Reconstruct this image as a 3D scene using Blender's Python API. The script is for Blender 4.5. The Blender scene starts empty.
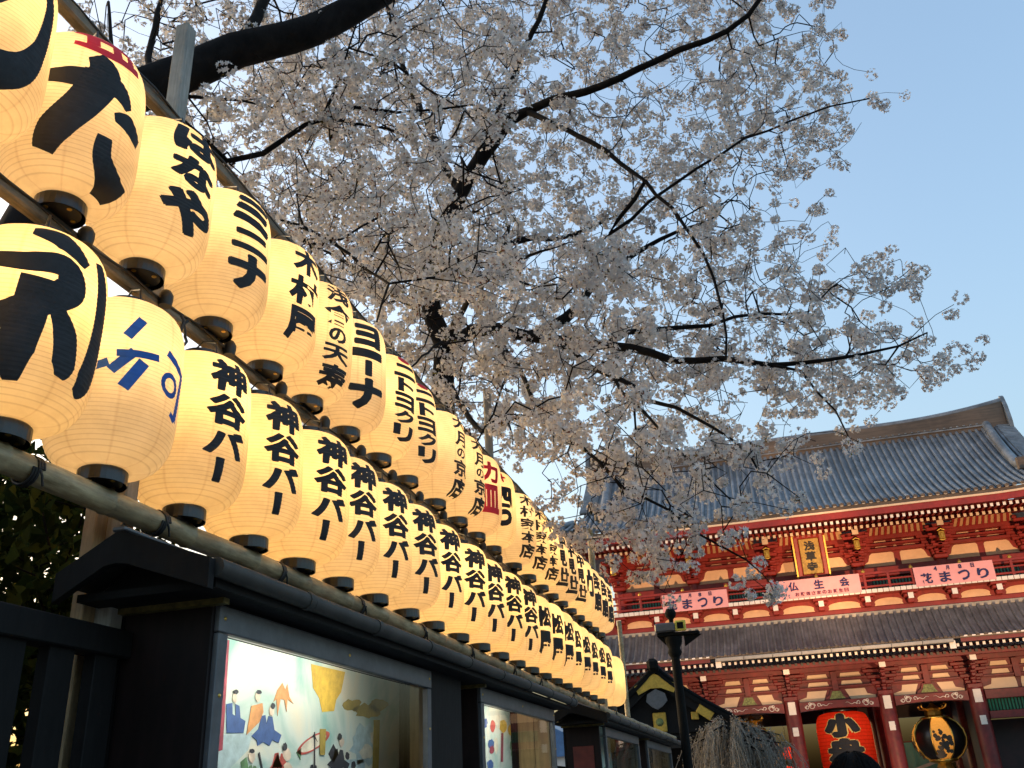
import bpy, bmesh, math, random
import numpy as np
from mathutils import Vector, Matrix, kdtree
R = math.radians
PI = math.pi
rnd = random.Random(11)
nrng = np.random.default_rng(5)
SC = bpy.context.scene
COL = SC.collection

# ------------------------------------------------------------------ camera
CAMZ = 1.55
YAW, PITCH, ROLL = R(-14.607), R(24.443), R(-2.976)
FPX = 918.04
_F = Vector((math.sin(YAW)*math.cos(PITCH), math.cos(YAW)*math.cos(PITCH), math.sin(PITCH)))
_r = Vector((math.cos(YAW), -math.sin(YAW), 0)); _u = _r.cross(_F)
_R = _r*math.cos(ROLL) + _u*math.sin(ROLL); _U = _u*math.cos(ROLL) - _r*math.sin(ROLL)
cam = bpy.data.objects.new('camera', bpy.data.cameras.new('camera'))
COL.objects.link(cam)
M = Matrix((_R, _U, -_F)).transposed().to_4x4(); M.translation = (0, 0, CAMZ)
cam.matrix_world = M
cam.data.sensor_width = 36; cam.data.lens = FPX/1024*36
cam.data.clip_start = 0.05; cam.data.clip_end = 3000
SC.camera = cam

# ------------------------------------------------------------------ world, sun, exposure
SUN_EL, SUN_AZ = R(5.0), R(-76)        # low in the west (left), azimuth from +Y towards +X
w = bpy.data.worlds.new('World'); SC.world = w; w.use_nodes = True
nt = w.node_tree; nt.nodes.clear()
sky = nt.nodes.new('ShaderNodeTexSky'); sky.sky_type = 'NISHITA'; sky.sun_disc = False
sky.sun_elevation = SUN_EL; sky.sun_rotation = SUN_AZ
sky.air_density = 1.0; sky.dust_density = 8.0; sky.ozone_density = 1.5
bg = nt.nodes.new('ShaderNodeBackground'); bg.inputs['Strength'].default_value = 0.15
wo = nt.nodes.new('ShaderNodeOutputWorld')
nt.links.new(sky.outputs[0], bg.inputs[0]); nt.links.new(bg.outputs[0], wo.inputs[0])
sun = bpy.data.objects.new('sun', bpy.data.lights.new('sun', 'SUN')); COL.objects.link(sun)
sun.data.energy = 0.002; sun.data.angle = R(12); sun.data.color = (1.0, 0.88, 0.76)
sd = Vector((math.sin(SUN_AZ)*math.cos(SUN_EL), math.cos(SUN_AZ)*math.cos(SUN_EL), math.sin(SUN_EL)))
sun.rotation_euler = sd.to_track_quat('Z', 'Y').to_euler()
SC.view_settings.view_transform = 'Standard'; SC.view_settings.look = 'None'
SC.view_settings.exposure = 2.80; SC.view_settings.gamma = 1.0
SC.view_settings.use_curve_mapping = False
cy = SC.cycles
SC.render.engine = 'CYCLES'
cy.use_denoising = True; cy.denoiser = 'OPENIMAGEDENOISE'
cy.max_bounces = 7; cy.diffuse_bounces = 4; cy.glossy_bounces = 3; cy.transmission_bounces = 5
cy.transparent_max_bounces = 8; cy.sample_clamp_indirect = 3.0
cy.caustics_reflective = False; cy.caustics_refractive = False
BULB_W = 0.48

# ------------------------------------------------------------------ helpers
def ray(px, py):
    return _R*((px-512)/FPX) + _U*((384-py)/FPX) + _F
def at(px, py, Y):
    v = ray(px, py); v = v*(Y/v.y); v.z += CAMZ; return v

class MB:
    """collects shapes with material slots, then links them as ONE mesh object"""
    def __init__(s): s.v = []; s.f = []; s.m = []; s.sm = []
    def add(s, verts, faces, mat=0, smooth=False):
        o = len(s.v); s.v += [tuple(p) for p in verts]
        for f in faces:
            s.f.append(tuple(i+o for i in f)); s.m.append(mat); s.sm.append(smooth)
        return s
    def box(s, c, d, mat=0, rot=None, bev=0.0):
        x, y, z = d[0]/2, d[1]/2, d[2]/2
        if bev > 0:
            b = min(bev, x*.9, y*.9, z*.9); vs = []; ids = {}
            bm = bmesh.new(); bmesh.ops.create_cube(bm, size=1)
            bmesh.ops.scale(bm, vec=(2*x, 2*y, 2*z), verts=bm.verts)
            bmesh.ops.bevel(bm, geom=bm.edges[:], offset=b, segments=1, affect='EDGES')
            bm.verts.index_update(); vs = [v.co.copy() for v in bm.verts]; fs = [[v.index for v in f.verts] for f in bm.faces]; bm.free()
        else:
            vs = [Vector((sx*x, sy*y, sz*z)) for sx in (-1, 1) for sy in (-1, 1) for sz in (-1, 1)]
            fs = [(0,1,3,2),(4,6,7,5),(0,4,5,1),(2,3,7,6),(0,2,6,4),(1,5,7,3)]
        if rot is not None: vs = [rot @ p for p in vs]
        c = Vector(c)
        return s.add([p+c for p in vs], fs, mat)
    def bar(s, a, b, wd, ht, mat=0, up=(0,0,1), bev=0.0):
        a = Vector(a); b = Vector(b); d = (b-a); L = d.length; d.normalize()
        up = Vector(up); sx = d.cross(up)
        if sx.length < 1e-4: sx = d.cross(Vector((1,0,0)))
        sx.normalize(); u = sx.cross(d)
        rot = Matrix((d, sx, u)).transposed()
        return s.box((a+b)/2, (L, wd, ht), mat, rot, bev)
    def tube(s, pts, rad, seg=8, mat=0, cap=True, smooth=True):
        pts = [Vector(p) for p in pts]; n = len(pts)
        if not hasattr(rad, '__len__'): rad = [rad]*n
        vs = []; prev = None
        for i, p in enumerate(pts):
            t = (pts[min(i+1, n-1)]-pts[max(i-1, 0)]); t.normalize()
            if prev is None:
                a = Vector((0,0,1)) if abs(t.z) < .9 else Vector((1,0,0)); x = t.cross(a).normalized()
            else:
                x = prev - t*prev.dot(t)
                if x.length < 1e-6: x = t.orthogonal()
                x.normalize()
            prev = x; y = t.cross(x)
            for k in range(seg):
                an = 2*PI*k/seg; vs.append(p + (x*math.cos(an)+y*math.sin(an))*rad[i])
        fs = []
        for i in range(n-1):
            for k in range(seg):
                k2 = (k+1) % seg; fs.append((i*seg+k, i*seg+k2, (i+1)*seg+k2, (i+1)*seg+k))
        s.add(vs, fs, mat, smooth)
        if cap:
            s.add(vs[:seg], [tuple(range(seg))[::-1]], mat); s.add(vs[-seg:], [tuple(range(seg))], mat)
        return s
    def lathe(s, prof, c=(0,0,0), seg=32, mat=0, smooth=True, cap=(True, True)):
        c = Vector(c); vs = []; n = len(prof)
        for r, z in prof:
            for k in range(seg):
                a = 2*PI*k/seg; vs.append(c+Vector((r*math.cos(a), r*math.sin(a), z)))
        fs = [(i*seg+k, i*seg+(k+1)%seg, (i+1)*seg+(k+1)%seg, (i+1)*seg+k) for i in range(n-1) for k in range(seg)]
        s.add(vs, fs, mat, smooth)
        if cap[0]: s.add(vs[:seg], [tuple(range(seg))[::-1]], mat)
        if cap[1]: s.add(vs[-seg:], [tuple(range(seg))], mat)
        return s
    def prism(s, poly, O, X, Y, D, mat=0):
        """polygon (2d, ccw seen from -D side or not) in plane O + x*X + y*Y, extruded by vector D"""
        O, X, Y, D = Vector(O), Vector(X), Vector(Y), Vector(D); n = len(poly)
        a = [O+X*p[0]+Y*p[1] for p in poly]; b = [p+D for p in a]
        return s.add(a+b, [tuple(range(n))[::-1], tuple(range(n, 2*n))] + [(i, (i+1)%n, n+(i+1)%n, n+i) for i in range(n)], mat)
    def build(s, name, mats, parent=None, loc=None, fixn=True):
        me = bpy.data.meshes.new(name); me.from_pydata(s.v, [], s.f)
        if not isinstance(mats, (list, tuple)): mats = [mats]
        for m in mats: me.materials.append(m)
        me.polygons.foreach_set('material_index', s.m); me.polygons.foreach_set('use_smooth', s.sm)
        if fixn:
            bm = bmesh.new(); bm.from_mesh(me); bmesh.ops.recalc_face_normals(bm, faces=bm.faces[:]); bm.to_mesh(me); bm.free()
        me.update()
        o = bpy.data.objects.new(name, me); COL.objects.link(o)
        if parent is not None: o.parent = parent
        if loc is not None: o.location = loc
        return o

def tag(o, label=None, cat=None, group=None, kind=None):
    if label: o['label'] = label
    if cat: o['category'] = cat
    if group: o['group'] = group
    if kind: o['kind'] = kind
    return o
def thing(name, label, cat, loc=(0,0,0), rz=0, group=None):
    o = bpy.data.objects.new(name, None); COL.objects.link(o); o.empty_display_size = .2
    o.location = loc; o.rotation_euler = (0, 0, rz)
    return tag(o, label, cat, group)
def copy_tree(o, parent=None):
    c = o.copy(); COL.objects.link(c)
    if parent is not None: c.parent = parent
    for ch in o.children: copy_tree(ch, c)
    return c

# ------------------------------------------------------------------ materials
MATS = {}
def mat(name, col, rough=.6, metal=0., var=.15, scale=8., bump=0., spec=.5, col2=None, stretch=None, coat=0., detail=5., bumpscale=None):
    if name in MATS: return MATS[name]
    m = bpy.data.materials.new(name); m.use_nodes = True; t = m.node_tree; N = t.nodes; L = t.links
    b = N['Principled BSDF']; b.inputs['Roughness'].default_value = rough; b.inputs['Metallic'].default_value = metal
    b.inputs['Specular IOR Level'].default_value = spec; b.inputs['Coat Weight'].default_value = coat
    tc = N.new('ShaderNodeTexCoord'); mp = N.new('ShaderNodeMapping')
    L.new(tc.outputs['Object'], mp.inputs[0])
    if stretch: mp.inputs['Scale'].default_value = stretch
    n = N.new('ShaderNodeTexNoise'); n.inputs['Scale'].default_value = scale; n.inputs['Detail'].default_value = detail
    n.inputs['Roughness'].default_value = .62
    L.new(mp.outputs[0], n.inputs['Vector'])
    r = N.new('ShaderNodeValToRGB'); L.new(n.outputs[0], r.inputs[0])
    c = Vector(col); c2 = Vector(col2) if col2 else None
    lo = c*(1-var); hi = c2 if c2 else c*(1+var)
    r.color_ramp.elements[0].position = .3; r.color_ramp.elements[1].position = .7
    r.color_ramp.elements[0].color = (*[min(1, x) for x in lo], 1); r.color_ramp.elements[1].color = (*[min(1, x) for x in hi], 1)
    n2 = N.new('ShaderNodeTexNoise'); n2.inputs['Scale'].default_value = scale*.23; n2.inputs['Detail'].default_value = 8; n2.inputs['Roughness'].default_value = .7
    L.new(tc.outputs['Object'], n2.inputs['Vector'])
    r2 = N.new('ShaderNodeValToRGB'); L.new(n2.outputs[0], r2.inputs[0]); dk = 1-min(.45, var*1.2)
    r2.color_ramp.elements[0].position = .38; r2.color_ramp.elements[0].color = (dk, dk, dk, 1); r2.color_ramp.elements[1].position = .58; r2.color_ramp.elements[1].color = (1, 1, 1, 1)
    mx = N.new('ShaderNodeMix'); mx.data_type = 'RGBA'; mx.blend_type = 'MULTIPLY'; mx.inputs[0].default_value = 1
    L.new(r.outputs[0], mx.inputs[6]); L.new(r2.outputs[0], mx.inputs[7]); L.new(mx.outputs[2], b.inputs['Base Color'])
    if bump > 0:
        bp = N.new('ShaderNodeBump'); bp.inputs['Strength'].default_value = bump; bp.inputs['Distance'].default_value = .01
        src = n
        if bumpscale:
            src = N.new('ShaderNodeTexNoise'); src.inputs['Scale'].default_value = bumpscale; src.inputs['Detail'].default_value = 4
            L.new(mp.outputs[0], src.inputs['Vector'])
        L.new(src.outputs[0], bp.inputs['Height']); L.new(bp.outputs[0], b.inputs['Normal'])
    MATS[name] = m; return m

def emis(name, col, st):
    m = bpy.data.materials.new(name); m.use_nodes = True; t = m.node_tree; t.nodes.clear()
    e = t.nodes.new('ShaderNodeEmission'); e.inputs[0].default_value = (*col, 1); e.inputs[1].default_value = st
    o = t.nodes.new('ShaderNodeOutputMaterial'); t.links.new(e.outputs[0], o.inputs[0]); return m

def paper_mat(name, col, transl=.75, ribs=None, seams=True, ribdark=.82):
    """thin paper over bamboo hoops: light passes from the bulb inside"""
    m = bpy.data.materials.new(name); m.use_nodes = True; t = m.node_tree; N = t.nodes; L = t.links; N.clear()
    out = N.new('ShaderNodeOutputMaterial'); mix = N.new('ShaderNodeMixShader'); tr = N.new('ShaderNodeBsdfTranslucent'); df = N.new('ShaderNodeBsdfDiffuse')
    tc = N.new('ShaderNodeTexCoord'); sp = N.new('ShaderNodeSeparateXYZ'); L.new(tc.outputs['Object'], sp.inputs[0])
    c = N.new('ShaderNodeRGB'); c.outputs[0].default_value = (*col, 1); cur = c.outputs[0]
    def mulc(cur, fac_out):
        mx = N.new('ShaderNodeMix'); mx.data_type = 'RGBA'; mx.blend_type = 'MULTIPLY'; mx.inputs[0].default_value = 1
        L.new(cur, mx.inputs[6]); L.new(fac_out, mx.inputs[7]); return mx.outputs[2]
    if ribs:
        a = N.new('ShaderNodeMath'); a.operation = 'MULTIPLY'; a.inputs[1].default_value = ribs; L.new(sp.outputs[2], a.inputs[0])
        fr = N.new('ShaderNodeMath'); fr.operation = 'FRACT'; L.new(a.outputs[0], fr.inputs[0])
        rp = N.new('ShaderNodeValToRGB'); L.new(fr.outputs[0], rp.inputs[0]); e = rp.color_ramp.elements
        e[0].position = 0; e[0].color = (ribdark, ribdark*.96, ribdark*.9, 1); e[1].position = 1; e[1].color = (ribdark, ribdark*.96, ribdark*.9, 1)
        for p in (.16, .84):
            x = rp.color_ramp.elements.new(p); x.color = (1, 1, 1, 1)
        cur = mulc(cur, rp.outputs[0])
    if seams:
        at2 = N.new('ShaderNodeMath'); at2.operation = 'ARCTAN2'; L.new(sp.outputs[1], at2.inputs[0]); L.new(sp.outputs[0], at2.inputs[1])
        mu = N.new('ShaderNodeMath'); mu.operation = 'MULTIPLY_ADD'; mu.inputs[1].default_value = 8/(2*PI); mu.inputs[2].default_value = 20.37; L.new(at2.outputs[0], mu.inputs[0])
        fr = N.new('ShaderNodeMath'); fr.operation = 'FRACT'; L.new(mu.outputs[0], fr.inputs[0])
        rp = N.new('ShaderNodeValToRGB'); L.new(fr.outputs[0], rp.inputs[0]); e = rp.color_ramp.elements
        e[0].position = 0; e[0].color = (.90, .86, .82, 1); e[1].position = 1; e[1].color = (.90, .86, .82, 1)
        for p in (.05, .95):
            x = rp.color_ramp.elements.new(p); x.color = (1, 1, 1, 1)
        cur = mulc(cur, rp.outputs[0])
    nz = N.new('ShaderNodeTexNoise'); nz.inputs['Scale'].default_value = 9; nz.inputs['Detail'].default_value = 7; nz.inputs['Roughness'].default_value = .7; L.new(tc.outputs['Object'], nz.inputs['Vector'])
    rp = N.new('ShaderNodeValToRGB'); L.new(nz.outputs[0], rp.inputs[0]); e = rp.color_ramp.elements
    e[0].position = .3; e[0].color = (.84, .81, .76, 1); e[1].position = .62; e[1].color = (1, 1, 1, 1)
    cur = mulc(cur, rp.outputs[0])
    L.new(cur, tr.inputs[0]); L.new(cur, df.inputs[0]); mix.inputs[0].default_value = 1-transl
    L.new(tr.outputs[0], mix.inputs[1]); L.new(df.outputs[0], mix.inputs[2]); L.new(mix.outputs[0], out.inputs[0])
    return m

def leaf_mat(name, cols, transl=.35, rough=.5):
    """petals and leaves: varied per leaf (random per island), light passing through"""
    m = bpy.data.materials.new(name); m.use_nodes = True; t = m.node_tree; N = t.nodes; L = t.links; N.clear()
    out = N.new('ShaderNodeOutputMaterial'); mix = N.new('ShaderNodeMixShader'); tr = N.new('ShaderNodeBsdfTranslucent'); df = N.new('ShaderNodeBsdfDiffuse')
    g = N.new('ShaderNodeNewGeometry'); rp = N.new('ShaderNodeValToRGB'); L.new(g.outputs['Random Per Island'], rp.inputs[0])
    e = rp.color_ramp.elements; e[0].color = (*cols[0], 1); e[1].color = (*cols[-1], 1)
    for i, c in enumerate(cols[1:-1]):
        x = rp.color_ramp.elements.new((i+1)/(len(cols)-1)); x.color = (*c, 1)
    L.new(rp.outputs[0], tr.inputs[0]); L.new(rp.outputs[0], df.inputs[0]); mix.inputs[0].default_value = transl
    L.new(df.outputs[0], mix.inputs[1]); L.new(tr.outputs[0], mix.inputs[2]); L.new(mix.outputs[0], out.inputs[0])
    return m

def glass_mat(name, tint=(1,1,1)):
    m = bpy.data.materials.new(name); m.use_nodes = True; t = m.node_tree; N = t.nodes; L = t.links; N.clear()
    out = N.new('ShaderNodeOutputMaterial'); mix = N.new('ShaderNodeMixShader'); tr = N.new('ShaderNodeBsdfTransparent'); gl = N.new('ShaderNodeBsdfGlossy')
    tr.inputs[0].default_value = (*tint, 1); gl.inputs['Roughness'].default_value = .02
    lw = N.new('ShaderNodeFresnel'); lw.inputs[0].default_value = 1.45
    L.new(lw.outputs[0], mix.inputs[0]); L.new(tr.outputs[0], mix.inputs[1]); L.new(gl.outputs[0], mix.inputs[2]); L.new(mix.outputs[0], out.inputs[0])
    return m

def poster_mat():
    """printed paper: soft colour washes that belong to the printed picture"""
    m = bpy.data.materials.new('printed_poster'); m.use_nodes = True; t = m.node_tree; N = t.nodes; L = t.links
    b = N['Principled BSDF']; b.inputs['Roughness'].default_value = .7
    tc = N.new('ShaderNodeTexCoord'); n = N.new('ShaderNodeTexNoise'); n.inputs['Scale'].default_value = 2.6; n.inputs['Detail'].default_value = 4; n.inputs['Distortion'].default_value = 1.2
    L.new(tc.outputs['Object'], n.inputs['Vector'])
    rp = N.new('ShaderNodeValToRGB'); L.new(n.outputs[0], rp.inputs[0]); e = rp.color_ramp.elements
    e[0].position = .33; e[0].color = (.28, .50, .46, 1); e[1].position = .68; e[1].color = (.72, .70, .56, 1)
    x = e.new(.5); x.color = (.58, .68, .62, 1)
    L.new(rp.outputs[0], b.inputs['Base Color']); return m

M_black = mat('black_stained_wood', (.0055, .005, .005), .7, spec=.2, var=.35, scale=14, bump=.15, stretch=(3, 3, .6))
M_black2 = mat('dark_brown_lacquered_wood', (.010, .0045, .004), .6, spec=.25, var=.4, scale=9, bump=.1, stretch=(3, 3, .5))
M_frame = mat('grey_metal_frame', (.11, .115, .125), .45, .4, var=.15, scale=20)
M_bamboo = mat('bamboo_culm', (.36, .25, .12), .5, var=.4, scale=9, bump=.2, stretch=(6, 1, 6), col2=(.50, .40, .23))
M_lath = mat('weathered_wood_lath', (.20, .165, .115), .75, var=.35, scale=12, bump=.3, stretch=(8, 1, 8))
M_lumber = mat('pale_lumber', (.36, .25, .13), .7, var=.25, scale=10, bump=.2, stretch=(9, 9, .8))
M_greypost = mat('silvered_wood_post', (.30, .285, .25), .8, var=.25, scale=10, bump=.3, stretch=(9, 9, .7))
M_cap = mat('black_lacquered_cap', (.008, .008, .008), .28, var=.2, scale=30)
M_ink = mat('black_ink', (.014, .014, .016), .75, var=.3, scale=20)
M_redink = mat('red_ink', (.80, .016, .03), .7, var=.08, scale=20)
M_blueink = mat('blue_ink', (.012, .10, .42), .7, var=.15, scale=20)
M_cable = mat('black_cable', (.01, .01, .01), .5, var=.2, scale=10)
M_brass = mat('brass_fitting', (.65, .42, .10), .35, 1., var=.2, scale=15)
M_olive = mat('olive_gilt_board', (.15, .115, .03), .5, .2, var=.5, scale=30, bump=.2)
M_eave = mat('weathered_copper_eave', (.035, .033, .028), .6, .1, var=.35, scale=8, bump=.15)
M_woodpanel = mat('yellow_wood_panel', (.32, .22, .09), .5, var=.25, scale=7, bump=.1, stretch=(6, 6, .5))
M_poster = poster_mat()
M_glass = glass_mat('display_glass')
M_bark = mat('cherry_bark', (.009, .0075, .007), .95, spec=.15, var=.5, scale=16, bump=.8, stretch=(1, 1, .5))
M_petal = leaf_mat('cherry_petals', [(.56,.53,.515), (.66,.64,.625), (.72,.70,.69), (.62,.585,.575)], .36)
M_calyx = leaf_mat('calyx_and_young_leaf', [(.16,.06,.04), (.22,.10,.06), (.20,.20,.05), (.12,.05,.04)], .3)
M_leaf = leaf_mat('evergreen_leaves', [(.018,.032,.010), (.03,.05,.014), (.05,.065,.018), (.012,.02,.008)], .25)
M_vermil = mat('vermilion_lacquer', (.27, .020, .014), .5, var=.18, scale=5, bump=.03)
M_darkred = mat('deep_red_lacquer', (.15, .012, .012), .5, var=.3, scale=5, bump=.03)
M_cream = mat('cream_plaster', (.70, .53, .36), .85, var=.06, scale=3)
M_cream_lit = mat('floodlit_tint_plaster', (.84, .55, .33), .85, var=.08, scale=3)  # upper storey plaster, warm glow of the floodlights put into its colour
M_whitecap = mat('white_painted_end', (.78, .72, .64), .6, var=.06, scale=6)
M_gutter = mat('pale_metal_gutter', (.33, .32, .29), .6, 0., var=.15, scale=4)
M_tile = mat('blue_grey_roof_tile', (.20, .212, .228), .42, .1, var=.35, scale=2.2, bump=.12, bumpscale=18)
M_tile2 = mat('brown_grey_roof_tile', (.155, .15, .15), .5, .1, var=.3, scale=2.5, bump=.12, bumpscale=18)
M_ridge = mat('brown_ridge_tile', (.115, .085, .060), .6, var=.35, scale=1.5, bump=.25, stretch=(.4, 1, 6))
M_gold = mat('gold_leaf', (.58, .38, .07), .42, .6, var=.2, scale=20)
M_green = mat('green_painted_lattice', (.02, .17, .10), .5, var=.2, scale=8)
M_carv = mat('green_gold_carving', (.16, .19, .06), .5, .2, var=.6, scale=12, bump=.5)
M_pink = mat('pink_banner_cloth', (.80, .36, .36), .8, var=.05, scale=3)
M_navy = mat('navy_print', (.010, .014, .09), .7, var=.1, scale=9)
M_maroon = mat('maroon_print', (.13, .012, .05), .7, var=.1, scale=9)
M_interior = mat('dark_interior_timber', (.03, .008, .008), .6, var=.4, scale=3)
M_stone = mat('grey_stone', (.30, .29, .27), .8, var=.2, scale=6, bump=.2)
M_iron = mat('black_green_iron', (.005, .0055, .0055), .85, 0., spec=.15, var=.3, scale=20, bump=.1)
M_teal = mat('teal_cloth', (.18, .50, .48), .7, var=.1, scale=2)
M_white = mat('white_paint', (.78, .78, .76), .6, var=.06, scale=5)

# ------------------------------------------------------------------ lettering
_fc = {}
def glyph_bm(ch, bold):
    """one character as a flat filled mesh, em box centred on 0, size 1"""
    cu = bpy.data.curves.new('glyph', 'FONT'); cu.body = ch; cu.size = 1.0; cu.offset = bold; cu.resolution_u = 3
    cu.align_x = 'CENTER'
    ob = bpy.data.objects.new('glyph', cu); COL.objects.link(ob)
    dg = bpy.context.evaluated_depsgraph_get(); ev = ob.evaluated_get(dg)
    me = bpy.data.meshes.new_from_object(ev)
    vs = [v.co.copy() for v in me.vertices]; fs = [tuple(p.vertices) for p in me.polygons]
    bpy.data.objects.remove(ob); bpy.data.curves.remove(cu); bpy.data.meshes.remove(me)
    return vs, fs
def glyph(ch, bold=.02, fit=True):
    k = (ch, bold)
    if k not in _fc:
        vs, fs = glyph_bm(ch, bold)
        if vs:
            x0 = min(v.x for v in vs); x1 = max(v.x for v in vs); y0 = min(v.y for v in vs); y1 = max(v.y for v in vs)
        else: x0 = x1 = y0 = y1 = 0
        _fc[k] = (vs, fs, (x0, x1, y0, y1))
    return _fc[k]
def flat_text(items):
    """items: (char, cx, cy, w, h, bold, rotdeg, shear); bbox of each glyph fitted to w x h. Returns verts(2d), faces"""
    V = []; F = []
    for ch, cx, cy, wd, ht, bold, rot, sh in items:
        b0 = min(bold, .026); ex = bold-b0
        vs, fs, (x0, x1, y0, y1) = glyph(ch, b0)
        if not vs: continue
        c, s = math.cos(R(rot)), math.sin(R(rot))
        sw, shh = max(x1-x0, 1e-3)+2*ex, max(y1-y0, 1e-3)+2*ex
        offs = [(0, 0)] if ex < .004 else [(0, 0)]+[(ex*math.cos(2*PI*k/8), ex*math.sin(2*PI*k/8)) for k in range(8)]
        for li, (ox, oy) in enumerate(offs):
            o = len(V)
            for v in vs:
                a = (v.x+ox-(x0+x1)/2)/sw; b = (v.y+oy-(y0+y1)/2)/shh
                if rot in (90, -90): a, b = (-b, a) if rot == 90 else (b, -a)
                x, y = a*wd, b*ht
                if rot not in (0, 90, -90): x, y = x*c-y*s, x*s+y*c
                x += y*sh
                V.append((x+cx, y+cy, li*.00012))
            F += [tuple(i+o for i in f) for f in fs]
    return V, F
def poly_text(polys):
    V = []; F = []
    for p in polys:
        o = len(V); V += [(q[0], q[1], q[2] if len(q) > 2 else 0.) for q in p]; F.append(tuple(range(o, o+len(p))))
    return V, F
_lay = [0]
def stroke(pts, ws, n=10):
    _lay[0] = (_lay[0]+1) % 9; ly = _lay[0]*.00012
    """brush stroke polygon(s) along a smooth path with widths"""
    P = [Vector((p[0], p[1], 0)) for p in pts]; out = []; W = []
    m = len(P)
    for i in range(m-1):
        p0, p1, p2, p3 = P[max(i-1,0)], P[i], P[i+1], P[min(i+2,m-1)]
        for k in range(n + (1 if i == m-2 else 0)):
            t = k/n
            out.append(.5*((2*p1)+(p2-p0)*t+(2*p0-5*p1+4*p2-p3)*t*t+(3*p1-p0-3*p2+p3)*t**3)); W.append(ws[i]*(1-t)+ws[i+1]*t)
    polys = []; L = []; Rr = []
    for i, p in enumerate(out):
        t = (out[min(i+1,len(out)-1)]-out[max(i-1,0)]).normalized(); nn = Vector((-t.y, t.x, 0))
        L.append(p+nn*W[i]/2); Rr.append(p-nn*W[i]/2)
    for i in range(len(out)-1):
        polys.append([(q.x, q.y, ly) for q in (L[i], Rr[i], Rr[i+1], L[i+1])])
    return polys

# lantern surface profile -------------------------------------------------
LR, LH, RC, NRIB = .210, .60, .076, 42
def lan_r(z, R_=LR, H=LH, rc=RC, nr=NRIB, amp=.0016):
    t = min(1, max(0, z/H)); a = abs(2*t-1)
    r = rc + (R_-rc)*(max(0, 1-a**4.8))**(1/2.3)
    tri = abs(((z/H*nr) % 1)-.5)*2      # 1 at the hoops, 0 between them
    return r + amp*(tri-.5)
def shell_mesh(name, mt, R_=LR, H=LH, rc=RC, nr=NRIB, seg=56, amp=.0016):
    m = MB(); m.lathe([(lan_r(H*i/(2*nr), R_, H, rc, nr, amp), H*i/(2*nr)) for i in range(2*nr+1)], seg=seg, cap=(False, False))
    o = m.build(name, mt); me = o.data; bpy.data.objects.remove(o); return me
def wrap_letters(name, VF, mt, R_=LR, H=LH, rc=RC, nr=NRIB, amp=.0016, off=.0012):
    """flat lettering wrapped on the ribbed lantern; u = arc length, v = height from the middle; facing +X"""
    V, F = VF
    bm = bmesh.new(); vs = [bm.verts.new((q[0], q[1], q[2])) for q in V]
    for f in F:
        try: bm.faces.new([vs[i] for i in f])
        except ValueError: pass
    ys = [v[1] for v in V]; xs = [v[0] for v in V]
    st = H/(2*nr); k0 = math.floor((min(ys)+H/2)/st); k1 = math.ceil((max(ys)+H/2)/st)
    for k in range(k0, k1+1):
        bmesh.ops.bisect_plane(bm, geom=bm.verts[:]+bm.edges[:]+bm.faces[:], plane_co=(0, k*st-H/2, 0), plane_no=(0, 1, 0))
    du = R_*.12; k0 = math.floor(min(xs)/du); k1 = math.ceil(max(xs)/du)
    for k in range(k0, k1+1):
        bmesh.ops.bisect_plane(bm, geom=bm.verts[:]+bm.edges[:]+bm.faces[:], plane_co=(k*du+.0007, 0, 0), plane_no=(1, 0, 0))
    for v in bm.verts:
        z = min(H-.004, max(.004, v.co.y+H/2)); a = v.co.x/R_; r = lan_r(z, R_, H, rc, nr, amp)+off+v.co.z
        v.co = Vector((r*math.cos(a), r*math.sin(a), z))
    me = bpy.data.meshes.new(name); bm.to_mesh(me); bm.free(); me.materials.append(mt)
    me.polygons.foreach_set('use_smooth', [True]*len(me.polygons)); return me

# ================================================================== GROUND
def ground():
    m = bpy.data.materials.new('stone_paving'); m.use_nodes = True; t = m.node_tree; N = t.nodes; L = t.links
    b = N['Principled BSDF']; b.inputs['Roughness'].default_value = .75
    tc = N.new('ShaderNodeTexCoord'); br = N.new('ShaderNodeTexBrick'); br.inputs['Scale'].default_value = 1.0
    br.inputs['Color1'].default_value = (.22, .21, .20, 1); br.inputs['Color2'].default_value = (.27, .26, .24, 1); br.inputs['Mortar'].default_value = (.10, .10, .10, 1)
    br.inputs['Brick Width'].default_value = .9; br.inputs['Row Height'].default_value = .45; br.inputs['Mortar Size'].default_value = .008
    L.new(tc.outputs['Object'], br.inputs['Vector']); L.new(br.outputs['Color'], b.inputs['Base Color'])
    g = MB(); g.add([(-900,-900,0),(900,-900,0),(900,1500,0),(-900,1500,0)], [(0,1,2,3)])
    tag(g.build('ground', m), kind='structure')
ground()
# ================================================================== PAPER LANTERNS
M_paper = paper_mat('ribbed_lantern_paper', (.95, .82, .60), .80, ribs=NRIB/LH, ribdark=.80)
SHELL = shell_mesh('paper_shade', M_paper)
_m = MB(); _m.lathe([(RC+.004, -.048), (RC+.004, -.004), (RC-.006, .006), (RC-.010, -.006), (RC-.010, -.040), (0.0001, -.040)], seg=28, cap=(False, False), smooth=False)
_m.tube([(.02, -.07, -.02), (.03, -.03, -.035), (.01, .01, -.02), (-.01, .02, .01)], .004, 6)
_o = _m.build('bottom_cap', M_cap); CAPB = _o.data; bpy.data.objects.remove(_o)
_m = MB()
for a in (20, 110, 200, 290): _m.lathe([(.0085, -.0425), (.0085, -.0405), (.0001, -.0402)], (.05*math.cos(R(a)), .05*math.sin(R(a)), 0), seg=8, cap=(True, False))
_o = _m.build('brass_rivets', M_brass); RIV = _o.data; bpy.data.objects.remove(_o)
_m = MB(); _m.lathe([(RC+.004, .602), (RC+.004, .632), (RC-.012, .640), (.03, .640), (.03, .652)], seg=28, cap=(False, True), smooth=False)
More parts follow.
